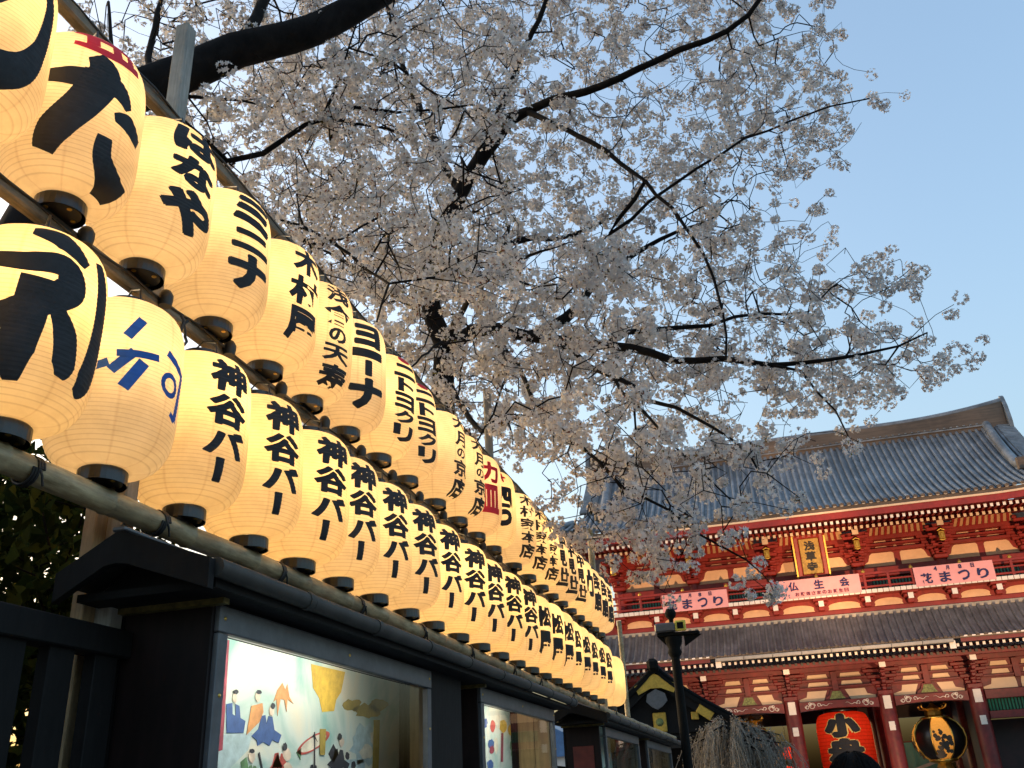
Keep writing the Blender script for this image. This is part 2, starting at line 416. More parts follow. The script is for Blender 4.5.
_m.tube([(-.09, 0, .62), (-.085, 0, .665), (0, 0, .70), (.085, 0, .665), (.09, 0, .62)], .004, 6)
_o = _m.build('top_cap', M_cap); CAPT = _o.data; bpy.data.objects.remove(_o)
BULBS = []
for k in range(6):
    BULB = bpy.data.lights.new('bulb', 'POINT'); BULB.energy = BULB_W*(.72+.11*k); BULB.color = (1.0, .71-.016*k, .39-.030*k); BULB.shadow_soft_size = .045; BULBS.append(BULB)

def col_text(s, hs, w_, top, bold, gap=.012, sh=0., xs=0.):
    it = []; y = top
    for i, ch in enumerate(s):
        h = hs[i] if hasattr(hs, '__len__') else hs
        ww = w_[i] if hasattr(w_, '__len__') else w_
        if ch == 'ー': it.append((ch, xs-.02, y-h/2, ww*.26, h, bold, 90, sh))
        else: it.append((ch, xs, y-h/2, ww, h, bold, 0, sh))
        y -= h+gap
    return flat_text(it)
def shift(VF, dy): return ([(q[0], q[1]+dy, q[2]) for q in VF[0]], VF[1])
TEXTS = {}
def text(key, VF, m):
    TEXTS[key] = wrap_letters('lettering', VF, m)
# lower row
text('yashiro', poly_text(stroke([(-.04, .235), (.05, .225), (.13, .17)], [.03, .075, .03], 8)+stroke([(-.16, .125), (-.05, .12), (.06, .135), (.09, .07), (.0, -.01), (-.13, -.09), (-.24, -.13)], [.04, .06, .075, .095, .085, .075, .03], 8)
    +stroke([(.0, .08), (-.005, -.04), (-.02, -.15), (-.015, -.24)], [.09, .095, .10, .04], 8)+stroke([(.06, .0), (.10, -.07), (.115, -.16), (.11, -.20)], [.04, .075, .075, .03], 8)+stroke([(.185, .215), (.225, .10), (.235, -.03), (.21, -.17), (.18, -.22)], [.04, .075, .085, .085, .03], 8)), M_ink)
blue = []
for a, b, wd in [((-.155, -.02), (-.11, .0), .030), ((-.065, .10), (-.022, .175), .034), ((-.09, .035), (.05, .052), .026), ((-.035, .05), (-.10, -.03), .034), ((.0, .02), (-.055, -.085), .040),
                 ((.085, .09), (.20, .045), .026), ((.195, .05), (.17, -.13), .028), ((.17, -.13), (.135, -.115), .022)]:
    blue += stroke([a, ((a[0]+b[0])/2, (a[1]+b[1])/2), b], [wd]*3, 3)
ring = [(.115+.045*math.cos(2*PI*k/24), -.02+.045*math.sin(2*PI*k/24)) for k in range(25)]
for k in range(24):
    p, q = ring[k], ring[k+1]; f = .58
    c0 = (.115, -.02); blue.append([p, q, (c0[0]+(q[0]-c0[0])*f, c0[1]+(q[1]-c0[1])*f), (c0[0]+(p[0]-c0[0])*f, c0[1]+(p[1]-c0[1])*f)])
text('blue', poly_text(blue), M_blueink)
text('kami', col_text('神谷バー', [.140, .128, .108, .088], [.185, .19, .19, .15], .245, .055, gap=.008), M_ink)
text('matsu', col_text('松屋', [.175, .195], [.185, .15], .185, .06, gap=.03), M_ink)
# upper row
st = stroke([(-.30, .22), (-.25, .12), (-.22, -.02), (-.10, -.02), (.02, .11), (.09, .14), (.12, .08), (.10, -.08), (.04, -.20), (-.08, -.235), (-.2, -.20)], [.10, .11, .11, .09, .05, .045, .05, .06, .10, .11, .08], 8)
text('curl', poly_text(st), M_ink)
text('curl_red', poly_text(stroke([(.05, .27), (.10, .22), (.14, .16)], [.05, .045, .02], 8)), M_redink)
text('ta', shift(poly_text(stroke([(-.19,.075),(-.08,.085),(.06,.10),(.12,.05)],[.03,.075,.085,.03],8)+stroke([(-.02,.19),(.015,.13),(-.03,.0),(-.10,-.12),(-.13,-.20)],[.05,.12,.11,.11,.07],8)+stroke([(.07,-.01),(.13,.0),(.20,-.03)],[.03,.075,.05],8)+stroke([(.05,-.10),(.06,-.18),(.14,-.235),(.22,-.235)],[.05,.07,.085,.06],8)), -.035), M_ink)
text('ta_red', poly_text(stroke([(-.10, .262), (0, .250), (.12, .255)], [.02, .03, .035]) + stroke([(-.035, .25), (-.03, .20)], [.045, .045], 3) + stroke([(.05, .25), (.055, .20)], [.035, .035], 3) + stroke([(.11, .25), (.11, .20)], [.03, .03], 3) + stroke([(-.09, .193), (.02, .185), (.15, .195)], [.018, .032, .03])), M_redink)
text('hanaya', col_text('はなや', [.125, .13, .19], [.22, .21, .25], .245, .07), M_ink)
text('mina', col_text('ミニナ', [.17, .10, .17], [.21, .20, .21], .245, .07, sh=-.05), M_ink)
text('kimura', col_text('木村屋', [.145, .15, .165], [.17, .19, .20], .25, .045), M_ink)
text('five', col_text('浅倉の天寿', [.10, .115, .08, .09, .115], [.15, .17, .11, .17, .19], .255, .04), M_ink)
text('yona', col_text('ヨ一丨ナ', [.14, .05, .09, .17], [.17, .20, .045, .22], .24, .07), M_ink)
text('kata', col_text('ニトヨクリ', [.085, .085, .10, .08, .095], [.19, .14, .17, .17, .17], .215, .055, gap=.006, sh=-.04), M_ink)
text('kata_red', poly_text([[(.0+.055*math.cos(2*PI*k/20), .255+.026*math.sin(2*PI*k/20)) for k in range(20)]]), M_redink)
text('kyoten', col_text('大月の京店', [.10, .105, .07, .115, .115], [.16, .13, .10, .16, .17], .255, .035), M_ink)
text('red2', col_text('力皿', [.17, .22], [.18, .19], .215, .05), M_redink)
text('yotsu', col_text('四つ', [.17, .14], [.19, .17], .14, .085), M_ink)
text('flower', poly_text([[(.03*math.cos(a)*(1+.5*math.cos(5*a)), .22+.03*math.sin(a)*(1+.5*math.cos(5*a))) for a in [2*PI*k/40 for k in range(40)]]]), M_redink)
text('honten', col_text('木村家本店', [.10, .10, .105, .10, .115], [.16, .17, .17, .16, .18], .265, .032, gap=.006), M_ink)
text('naka', col_text('仲見世', [.15, .16, .17], [.19, .17, .22], .255, .05), M_ink)
text('suke', col_text('助', [.30], [.26], .17, .06), M_ink)
text('kaikan', col_text('会館', [.20, .22], [.20, .21], .225, .05), M_ink)

XL = -2.0
def lantern(y, z, keys, s, label, group, x=XL, lit=True, tilt=(0, 0)):
    a0 = math.atan2(-y, -x); az = a0+math.asin(s)
    t = thing('paper_lantern', label, 'lantern', (x, y, z), 0, group)
    t.rotation_euler = (tilt[0], tilt[1], az+rnd.uniform(-.05, .05)); q = rnd.uniform(-.022, .022); t.scale = (1+q, 1+q+rnd.uniform(-.01, .01), 1+rnd.uniform(-.015, .015))
    def part(n, me):
        o = bpy.data.objects.new(n, me); COL.objects.link(o); o.parent = t; return o
    part('paper_shade', SHELL); cb = part('bottom_cap', CAPB); rv = part('rivets', RIV); rv.parent = cb; part('top_cap', CAPT)
    for k in keys: part('lettering', TEXTS[k])
    if lit:
        b = part('bulb', BULBS[max(0, min(5, (1 if 'upper' in label else 3)+rnd.randint(-1, 2)))]); b.location = (rnd.uniform(-.03, .03), rnd.uniform(-.03, .03), rnd.uniform(.36, .42))
    return t
GU, GL = 'paper lanterns in the upper row', 'paper lanterns in the lower row'
NTH = ['', 'first', 'second', 'third', 'fourth', 'fifth', 'sixth', 'seventh', 'eighth', 'ninth', 'tenth', 'eleventh']
def zu(y): return 1.55+.968 - .048 + .915 + .0 - .004*(y-2)      # bottom of the paper, upper row
def zl(y): return 1.55+1.035 - .003*(y-2)
low_y = [1.50, 1.94, 2.37, 2.82, 3.27, 3.69, 4.10, 4.53, 4.98, 5.42, 5.90, 6.37, 6.86, 7.34, 7.79, 8.22, 8.66, 9.08, 9.51, 9.93, 10.36, 10.80]
for i, y in enumerate(low_y):
    if i == 0: k, s, lb = ['yashiro'], .0, 'lower row paper lantern cut off by the left edge, bold black character just showing'
    elif i == 1: k, s, lb = ['yashiro'], .08, 'lower row paper lantern with one huge black character spread over it'
    elif i == 2: k, s, lb = ['blue'], .34, 'lower row paper lantern with blue lettering'
    elif i <= 13: k, s, lb = ['kami'], .60+.008*(i-3), 'lower row paper lantern with four black characters, %s past the blue lettered one' % NTH[i-2]
    else: k, s, lb = ['matsu'], .70, 'lower row paper lantern with two black characters, %s one of these from the near end' % NTH[i-13] if i-13 < 12 else ''
    lantern(y, zl(y), k, s, lb, GL, tilt=(rnd.uniform(-.035, .035), rnd.uniform(-.03, .03)))
lantern(12.1, 1.55+1.03, [], .5, 'paper lantern hanging alone past the far end of the lower row', GL, x=-2.09)
up = [(1.14, ['curl'], -.1, 'upper row paper lantern nearest the camera beyond the left edge'),
 (1.57, ['curl', 'curl_red'], .40, 'upper row paper lantern with thick curling black stroke, cut by the left edge'),
 (2.00, ['ta', 'ta_red'], .22, 'upper row paper lantern with one big black kana under a red mark'),
 (2.42, ['hanaya'], .60, 'upper row paper lantern with three black kana beside the silvered post'),
 (2.88, ['mina'], .66, 'upper row paper lantern with bold slanting black strokes above a cross stroke'),
 (3.30, ['kimura'], .74, 'upper row paper lantern with three brushed black characters, second past the silvered post'),
 (3.70, ['five'], .60, 'upper row paper lantern with five thin brushed characters, third past the silvered post'),
 (4.13, ['yona'], .52, 'upper row paper lantern with bold black bars, just before the two red topped ones'),
 (4.56, ['kata', 'kata_red'], .70, 'upper row paper lantern with red top spot and slanting kana, nearer of two alike'),
 (4.98, ['kata', 'kata_red'], .70, 'upper row paper lantern with red top spot and slanting kana, farther of two alike'),
 (5.48, ['kyoten'], .86, 'upper row paper lantern with lettering turned aside, just past the red topped pair'),
 (5.93, ['kyoten'], .86, 'upper row paper lantern with lettering turned aside, just before the red lettered one'),
 (6.36, ['red2'], .60, 'upper row paper lantern with large red lettering'),
 (6.78, ['yotsu', 'flower'], .50, 'upper row paper lantern with red flower over bold black lettering'),
 (7.38, ['honten'], .66, 'upper row paper lantern with five stacked brushed characters, nearest of three alike'),
 (7.86, ['honten'], .66, 'upper row paper lantern with five stacked brushed characters, middle of three alike'),
 (8.32, ['honten'], .66, 'upper row paper lantern with five stacked brushed characters, farthest of three alike'),
 (8.73, ['naka'], .66, 'upper row paper lantern with three heavy black characters, nearest of three alike'),
 (9.14, ['naka'], .66, 'upper row paper lantern with three heavy black characters, middle of three alike'),
 (9.56, ['naka'], .66, 'upper row paper lantern with three heavy black characters, farthest of three alike'),
 (9.98, ['suke'], .60, 'upper row paper lantern with one wide black character near the far end'),
 (10.40, ['kaikan'], .72, 'upper row paper lantern with two tall black characters, third from the far end'),
 (10.80, ['kaikan'], .74, 'upper row paper lantern with two tall black characters, second from the far end'),
 (11.20, ['kaikan'], .74, 'upper row paper lantern at the far end of its row')]
for y, k, s, lb in up:
    lantern(y, zu(y), k, s, lb, GU, tilt=(rnd.uniform(-.035, .035), rnd.uniform(-.03, .03)))

# ================================================================== RAILS, POSTS, CABLES
def bamboo(name, label, a, b, r0, r1, cat='bamboo pole', node=.32, m=M_bamboo):
    a, b = Vector(a), Vector(b); L = (b-a).length; n = max(2, int(L/node)); P = []; Rr = []
    for i in range(n+1):
        for dt, k in ((-.012, 1.0), (-.004, 1.10), (.004, 1.10), (.012, 1.0)):
            t = min(1, max(0, i/n+dt/L)); P.append(a.lerp(b, t)+Vector((0, 0, .010*math.sin(t*7)+.004*math.sin(i*2.3)))); Rr.append((r0+(r1-r0)*t)*k)
    mb = MB(); q = [P[0]]; rr = [Rr[0]]
    for p, r in zip(P[1:], Rr[1:]):
        if (p-q[-1]).length > .002: q.append(p); rr.append(r)
    mb.tube(q, rr, 12)
    return tag(mb.build(name, m), label, cat)
bamboo('bamboo_rail', 'long thick bamboo rail under the lower row of lanterns', (-2.005, .6, 1.55+.942), (-2.005, 18.2, 1.55+.915), .042, .034, node=.45)
mb = MB(); mb.bar((-2.035, .5, 1.55+1.775), (-2.035, 11.9, 1.55+1.745), .045, .052, bev=.008)
tag(mb.build('wooden_lath', M_lath), 'weathered wooden lath running between the two lantern rows', 'rail')
mb = MB(); mb.bar((-2.03, .5, 1.55+2.60), (-2.03, 11.9, 1.55+2.585), .05, .06, bev=.008)
tag(mb.build('wooden_lath', M_lath), 'wooden lath along the top of the upper lantern row', 'rail')
def cable(label, x, z, y0, y1, sag, sock=True, step=.44):
    mb = MB(); P = []; n = int((y1-y0)/.06)
    for i in range(n+1):
        y = y0+(y1-y0)*i/n; P.append((x+.006*math.sin(y*9), y, z-.004*(y-2)+.008*math.sin(y*5.1)-sag*abs(math.sin(PI*(y-y0)/step/1))))
    mb.tube(P, .0055, 6); t = tag(mb.build('cable', M_cable), label, 'cable')
    if sock:
        k = 0; y = y0+.2
        while y < y1-.1:
            s = MB(); s.lathe([(.024, -.035), (.028, -.01), (.028, .01), (.018, .028), (.008, .034)], seg=12, cap=(True, True))
            o = s.build('lamp_socket', M_cable, parent=t); o.location = (x+.012, y, z-.004*(y-2)); y += step
    return t
cable('black lamp cable with sockets stapled along the lath between the rows', -2.005, 1.55+1.785, .6, 11.8, .012)
cable('black lamp cable strung along the top lath', -2.0, 1.55+2.622, .6, 11.8, .014, sock=False)
mb = MB(); rr_ = random.Random(3)
P = [(-1.985+rr_.uniform(-.012, .012), 2.66+.012*math.sin(i*1.1), 1.55+1.76-i*.02) for i in range(14)]; mb.tube(P, .006, 6)
P = [(-1.99+rr_.uniform(-.012, .012), 2.69+.012*math.cos(i*1.3), 1.55+1.76-i*.019) for i in range(13)]; mb.tube(P, .006, 6)
tag(mb.build('cable', M_cable), 'black cable ends dangling from the lath near the silvered post', 'cable')
# cord lashings on the bamboo rail and the laths
rail_ = bpy.data.objects['bamboo_rail']
for k, y in enumerate([1.2, 2.05, 2.66, 3.5, 4.32, 5.2, 6.1, 7.16, 8.0, 9.3, 10.6, 11.72]):
    mb = MB(); r = .046
    for j in range(3):
        q = [(-2.005+r*math.cos(a), y+.010*j+.012*math.sin(a*.5+k), 1.55+.941+r*math.sin(a)) for a in [2*PI*i/14 for i in range(15)]]; mb.tube(q, .0045, 5)
    mb.tube([(-1.962, y+.01, 1.55+.95), (-1.955, y+.02, 1.55+.92), (-1.962, y+.035, 1.55+.895)], .004, 5)
    mb.build('cord_lashing', M_cable, rail_)
# posts behind the lanterns
mb = MB(); mb.box((-2.10, 2.61, (1.55+3.22)/2+1.0), (.066, .066, 1.55+3.22-2.0), 0, bev=.006)
tag(mb.build('wooden_post', M_greypost), 'square silvered wooden post rising above the near lanterns', 'post')
mb = MB(); mb.box((-2.155, 2.56, 1.5), (.05, .075, 3.0), 0, bev=.004); mb.box((-2.155, 2.635, 1.5), (.05, .06, 3.0), 0, bev=.004)
tag(mb.build('timber_post', M_lumber), 'pair of pale timber boards standing behind the near end of the cases', 'post')
bamboo('bamboo_pole', 'upright bamboo pole behind the red lettered lantern', (-2.10, 7.16, 0), (-2.10, 7.16, 1.55+3.34), .044, .036, m=M_greypost)
bamboo('bamboo_pole', 'upright bamboo pole at the far end of the lantern rows', (-2.10, 11.72, 0), (-2.10, 11.72, 1.55+3.22), .048, .040)
bamboo('bamboo_pole', 'short bamboo pole beyond the last lantern', (-2.10, 13.5, 0), (-2.10, 13.5, 1.55+2.3), .04, .033)

# ================================================================== DISPLAY CASES
XF, XB = -1.73, -2.06
def display_case(label, y0, y1, g0, g1, posters, first=False):
    t = thing('display_case', label, 'display case', (0, 0, 0), 0, 'display cases along the street')
    zt = 1.55+.53; zb = 1.0
    mb = MB(); mb.box(((XF+XB)/2, y0+.02, 1.09), (XF-XB, .04, 2.18), bev=.003); mb.build('side_panel', M_black2, t)
    mb = MB(); mb.box(((XF+XB)/2, y1-.02, 1.09), (XF-XB, .04, 2.18), bev=.003); mb.build('side_panel', M_black2, t)
    mb = MB(); mb.box((XB-.012, (y0+y1)/2, 1.09), (.02, y1-y0, 2.18)); mb.build('back_panel', M_black, t)
    mb = MB(); mb.box((XF-.012, (y0+y1)/2, zt+.112), (.02, y1-y0-.082, .026)); mb.build('lintel', M_black, t)
    mb = MB(); mb.box(((XF+XB)/2, (y0+y1)/2, zb-.30), (XF-XB-.02, y1-y0-.084, .58)); mb.build('lower_panel', M_black2, t)
    # metal frame: four members
    f = MB(); fw = .055
    f.box((XF+.004, (g0+g1)/2, zt+.058), (.03, g1-g0+.12, .085), bev=.003)
    f.box((XF+.004, (g0+g1)/2, zb-.02), (.03, g1-g0+.12, .05), bev=.003)
    f.box((XF+.004, g0-.032, (zt+zb)/2+.007), (.03, fw, zt-zb+.01), bev=.003)
    f.box((XF+.004, g1+.030, (zt+zb)/2+.007), (.03, .05, zt-zb+.01), bev=.003); f.build('metal_frame', M_frame, t)
    if y1-g1 > .2: q = MB(); q.box((XF-.002, (g1+.056+y1)/2, 1.60), (.02, y1-g1-.056, 1.16)); q.build('end_board', M_black, t)
    g = MB(); g.add([(XF-.006, g0-.01, zb), (XF-.006, g1+.01, zb), (XF-.006, g1+.01, zt+.03), (XF-.006, g0-.01, zt+.03)], [(0, 1, 2, 3)]); g.build('glass_pane', M_glass, t, fixn=False)
    # lining: ceiling and the boards at the far end
    mb = MB(); mb.box(((XF+XB)/2-.01, (y0+y1)/2, zt+.115), (XF-XB-.04, y1-y0-.085, .012)); mb.build('inner_ceiling', M_white, t)
    mb = MB(); yy = y1-.052; zh = zt+.105
    mb.box((XF-.085, yy, (zh+zb)/2), (.12, .018, zh-zb)); mb.box((XF-.212, yy, (zh+zb)/2), (.125, .018, zh-zb)); mb.build('wood_boards', M_woodpanel, t)
    tb = MB(); g0_ = g0
    if y0 < 7: tb.tube([(XF-.052, g0+.04, zt+.050), (XF-.052, min(g0+1.45, g1-.2), zt+.050)], .012, 10); tb.build('fluorescent_tube', TUBE, t)
    po = MB(); yw = y1-.075; po.box((XB+.006, (g0-.03+yw)/2, (zh+zb)/2), (.006, yw-g0+.03, zh-zb)); p = po.build('printed_poster', M_poster, t)
    posters(p, XB+.0095, g0, yw, zb, zt)
    pm = MB(); pm.box((XB+.022, yw-.012, (zh+zb)/2), (.026, .03, zh-zb)); pm.build('inner_post', M_black, t)
    ol = MB(); ol.box(((XF+XB)/2+.012, y0-.016, 2.205), (XF-XB+.09, .035, .062)); ol.build('gilt_board', M_olive, t)
    return t
TUBE = emis('lit_tube', (1.0, .93, .80), 5.4)
def flat_polys(name, polys, m, p, X, dx=.0):
    """printed shapes: (y, z) polygons on the poster, as thin slips of print"""
    mb = MB()
    for q in polys: mb.prism(q, (X+dx, 0, 0), (0, 1, 0), (0, 0, 1), (.0012, 0, 0))
    return mb.build(name, m, p)
Pm = {n: mat('print_'+n, c, .7, var=.18, scale=25) for n, c in dict(blue=(.05, .12, .33), orange=(.70, .33, .12), red=(.55, .10, .08), yellow=(.75, .50, .06), ochre=(.40, .30, .06), skin=(.75, .62, .48), dark=(.03, .035, .05), plum=(.32, .05, .08), green=(.12, .26, .12), cream=(.75, .72, .58), pale=(.45, .60, .62)).items()}
def blob(cy_, cz, ry, rz, n=16, j=.15, seed=1):
    q = random.Random(seed); return [(cy_+ry*math.cos(2*PI*k/n)*(1+q.uniform(-j, j)), cz+rz*math.sin(2*PI*k/n)*(1+q.uniform(-j, j))) for k in range(n)]
def robe(y, z, s, seed=0):
    return [(y-.09*s, z-.12*s), (y-.13*s, z-.05*s), (y-.06*s, z+.0*s), (y-.035*s, z+.10*s), (y+.03*s, z+.10*s), (y+.055*s, z+.0*s), (y+.14*s, z-.04*s), (y+.10*s, z-.12*s), (y+.03*s, z-.09*s), (y-.02*s, z-.13*s)]
def onb(px, py):
    """a pixel of the photograph as (y, z) on the plane of the posters"""
    v = ray(px, py); v = v*((XB+.0095)/v.x); return (v.y, v.z+CAMZ)
def pxp(*pts): return [onb(*q) for q in pts]
def pblob(x, y, rx, ry, n=14, j=.18, seed=1):
    q = random.Random(seed); return [onb(x+rx*math.cos(2*PI*k/n)*(1+q.uniform(-j, j)), y+ry*math.sin(2*PI*k/n)*(1+q.uniform(-j, j))) for k in range(n)]
def probe(x, y, s): return pxp(*[(x+s*a, y+s*b) for a, b in ((-5, -14), (-1, -15), (0, -6), (2, -14), (6, -13), (8, 0), (15, 5), (12, 13), (6, 10), (3, 16), (-3, 12), (-9, 16), (-10, 10), (-15, 6), (-8, -1))])
def poster_a(p, X, y0, y1, zb, zt):
    A = lambda polys, m, k: flat_polys('print', polys, Pm[m], p, X, k*.0014)
    A([pxp((207, 640), (216, 630), (224, 640), (221, 735), (203, 768), (200, 800))], 'green', 0)
    A([pxp((211, 680), (217, 662), (219, 700), (211, 725)), pxp((206, 735), (208, 735), (205, 765), (203, 765)), pxp((211, 730), (213, 730), (210, 760), (208, 760)), pxp((215, 725), (217, 724), (215, 750), (213, 752))], 'cream', 1)
    A([pxp((223, 640), (229, 640), (222, 750), (216, 752))], 'plum', 1)
    A([pxp((222, 735), (252, 733), (248, 750), (230, 768), (225, 800), (203, 800), (206, 770))], 'pale', 0)
    A([pxp((226, 704), (232, 703), (232, 714), (235, 716), (235, 704), (239, 706), (240, 718), (245, 721), (243, 733), (226, 733)), probe(266, 730, 1.0)], 'blue', 1)
    A([pxp((246, 735), (251, 706), (262, 703), (263, 712), (259, 722), (250, 731)), pxp((273, 702), (277, 690), (282, 683), (285, 690), (287, 684), (289, 697), (293, 704), (287, 699), (286, 712), (284, 700), (280, 699), (277, 716), (276, 699))], 'orange', 1)
    A([pblob(234, 698, 2.2, 5, seed=1), pblob(257, 697, 2.2, 5, seed=2), pblob(271, 711, 2.4, 5, seed=3), pblob(251, 757, 3.5, 6, seed=4), pblob(286, 754, 4, 7, seed=5), pblob(341, 742, 2.5, 4.5, seed=6), pblob(287, 768, 4, 6, seed=15)], 'skin', 2)
    A([pblob(235, 692, 2.6, 2.2, seed=4), pblob(258, 692, 2.6, 2.2, seed=5), pblob(272, 706, 2., 3., seed=6), pblob(251, 751, 2.6, 2.4, seed=7), pblob(284, 747, 2.4, 4., seed=8), pblob(339, 737, 2., 3.4, seed=9)], 'dark', 3)
    A([pxp((311, 664), (345, 672), (341, 692), (336, 700), (334, 711), (322, 712), (319, 698), (313, 688))], 'yellow', 0)
    A([pblob(352, 705, 9, 6, 16, .3, 3), pblob(366, 711, 13, 7, 18, .3, 5), pblob(378, 705, 9, 6, 14, .3, 6)], 'ochre', 0)
    um = []; c = (313, 743)
    def e(a, k): u, v = 18.5*k*math.cos(a), 7.0*k*math.sin(a); return onb(c[0]+u*.86+v*.5, c[1]-u*.56+v*.8)
    for k in range(32):
        a0, a1 = 2*PI*k/32, 2*PI*(k+1)/32; um.append([e(a0, 1), e(a1, 1), e(a1, .80), e(a0, .80)])
    A(um, 'red', 1); A([[e(2*PI*k/32, .80) for k in range(32)]], 'cream', 0)
    A([pxp((313.4, 732), (314.4, 732), (314.6, 768), (313.4, 768)), pxp((310, 738), (313.5, 734), (317, 742), (313.6, 737)), pxp((259, 752), (262, 768), (260.5, 768), (257.5, 754))], 'dark', 2)
    A([pxp((319, 729), (325, 729), (324, 755), (319, 755)), pxp((373, 720), (379, 720), (377, 790), (371, 790))], 'ochre', 3)
    A([probe(279, 766, .9), pxp((271, 768), (277, 753), (282, 768))], 'red', 1)
    A([probe(338, 760, .75), pxp((328, 754), (333, 744), (338, 754), (333, 763)), probe(313, 772, .5), pblob(347, 756, 2, 4, seed=21), pblob(353, 766, 2, 5, seed=22)], 'dark', 1)
    A([pxp((240, 762), (246, 757), (248, 768), (242, 774)), probe(252, 774, .6), pxp((296, 752), (301, 748), (300, 760))], 'green', 1)
    A([pblob(365, 745, 14, 20, 20, .25, 31), pblob(352, 770, 16, 14, 18, .25, 32)], 'pale', 0)
    A([pblob(366, 752, 6, 7, 14, .3, 33), pblob(374, 738, 4, 9, 12, .3, 34)], 'cream', 1)
def poster_b(p, X, y0, y1, zb, zt):
    A = lambda polys, m, k: flat_polys('print', polys, Pm[m], p, X, k*.0014)
    A([pblob(485, 723, 2.2, 5, seed=2), pblob(491, 744, 3, 5, seed=3), pblob(490, 765, 3.4, 5, seed=4), pblob(482, 752, 1.5, 5, seed=5)], 'blue', 1)
    A([pblob(492.5, 726, 2.4, 6, seed=6)], 'red', 1); A([pblob(503, 726, 4, 7, seed=7), pblob(511, 730, 3, 6, seed=17)], 'yellow', 0)
    A([pblob(491.5, 750, 2.6, 4, seed=8), pxp((501, 733), (503, 733), (502.6, 762), (500.4, 762))], 'plum', 2)
    A([pblob(515, 748, 5, 12, 18, .3, 9)], 'green', 0); A([pblob(498, 722, 2, 7, seed=10), pblob(496, 745, 2, 9, seed=11)], 'cream', 0)
def poster_c(p, X, y0, y1, zb, zt):
    W = y1-y0; H = zt-zb
    flat_polys('print', [blob(y0+.3*W, zt-.3*H, .25, .15, seed=12)], Pm['yellow'], p, X)
    flat_polys('print', [robe(y0+.5*W, zt-.6*H, 1.5), blob(y0+.75*W, zt-.4*H, .2, .2, seed=14)], Pm['green'], p, X, .0014)
display_case('display case nearest the camera, lit picture of robed figures and a red umbrella behind glass', 2.645, 5.12, 2.72, 4.56, poster_a)
display_case('second display case, lit picture with red and blue spots behind glass', 5.45, 7.38, 5.52, 7.28, poster_b)
display_case('third display case with reddish brown end, just past the gap showing sky', 9.25, 11.75, 9.55, 11.6, poster_c)
display_case('small far display case next to the lamp post', 12.3, 15.0, 12.4, 14.8, poster_c)
mb = MB(); mb.box((-1.895, 9.246, 1.05), (.20, .006, 1.9)); tag(mb.build('painted_board', mat('red_brown_board', (.13, .022, .014), .5, var=.3, scale=8)), 'reddish brown board fixed to the near end of the third display case', 'board')

def screws(t, pts):
    for (x, y, z) in pts:
        mb = MB(); mb.lathe([(.007, 0), (.006, .003), (.0005, .004)], seg=10); o = mb.build('screw', M_brass, t, loc=(x, y, z)); o.rotation_euler = (0, R(90), 0)
for o_ in [o for o in COL.objects if o.get('category') == 'display case'][:2]:
    yy = (2.69, 4.59) if o_.name == 'display_case' else (5.49, 7.31)
    screws(o_, [(XF+.019, y, z) for y in (yy[0], (yy[0]+yy[1])/2, yy[1]) for z in (1.55+.59,)]+[(XF+.019, y, z) for y in yy for z in (1.9, 1.5)])
def case_roof(label, y0, y1):
    t = thing('case_roof', label, 'roof', (0, 0, 0), 0, 'roofs over the display cases')
    xc = -1.925; zr = 1.55+.832; th = .030
    ends = {1: (-1.60, 1.55+.708), -1: (-2.13, 1.55+.715)}
    for s in (-1, 1):
        ex, ez = ends[s]
        mb = MB(); mb.prism([(xc, zr-th), (ex, ez-th), (ex, ez), (xc, zr)], (0, y0, 0), (1, 0, 0), (0, 0, 1), (0, y1-y0, 0)); mb.build('roof_slope', M_eave, t)
        bb = MB(); bb.prism([(xc, zr+.006), (ex+s*.01, ez+.006), (ex+s*.01, ez-.085), (xc+s*.04, zr-.105), (xc, zr-.100)], (0, y0-.03, 0), (1, 0, 0), (0, 0, 1), (0, .03, 0)); bb.build('bargeboard', M_black, t)
    mb = MB(); mb.prism([(-2.10, 1.55+.65), (-1.66, 1.55+.645), (xc+.02, zr-.07), (xc-.02, zr-.07)], (0, y0+.10, 0), (1, 0, 0), (0, 0, 1), (0, .02, 0)); mb.build('gable_panel', M_black, t)
    mb = MB(); mb.box((-1.865, (y0+y1)/2, 1.55+.655), (.50, y1-y0-.1, .025)); mb.build('soffit', M_black, t)
    ze = 1.55+.682; hw = 0; 
    # front eave: rounded copper roll in lengths, with joints
    mb = MB(); y = y0+.0; xe = -1.594
    while y < y1-.05:
        ye = min(y+.62, y1); mb.tube([(xe, y+.01, ze+.012), (xe, ye-.01, ze+.012)], .030, 10); mb.tube([(xe, ye-.04, ze+.012), (xe, ye+.0, ze+.012)], .034, 10); y = ye
    mb.build('eave_roll', M_eave, t)
    mb = MB(); mb.bar((xc, y0-.035, zr+.009), (xc, y1, zr+.009), .05, .014, bev=.004); mb.build('ridge_cap', M_frame, t)
    return t
case_roof('long gabled copper edged roof over the first two display cases', 2.42, 7.55)
case_roof('gabled copper edged roof over the far display cases', 9.0, 15.6)

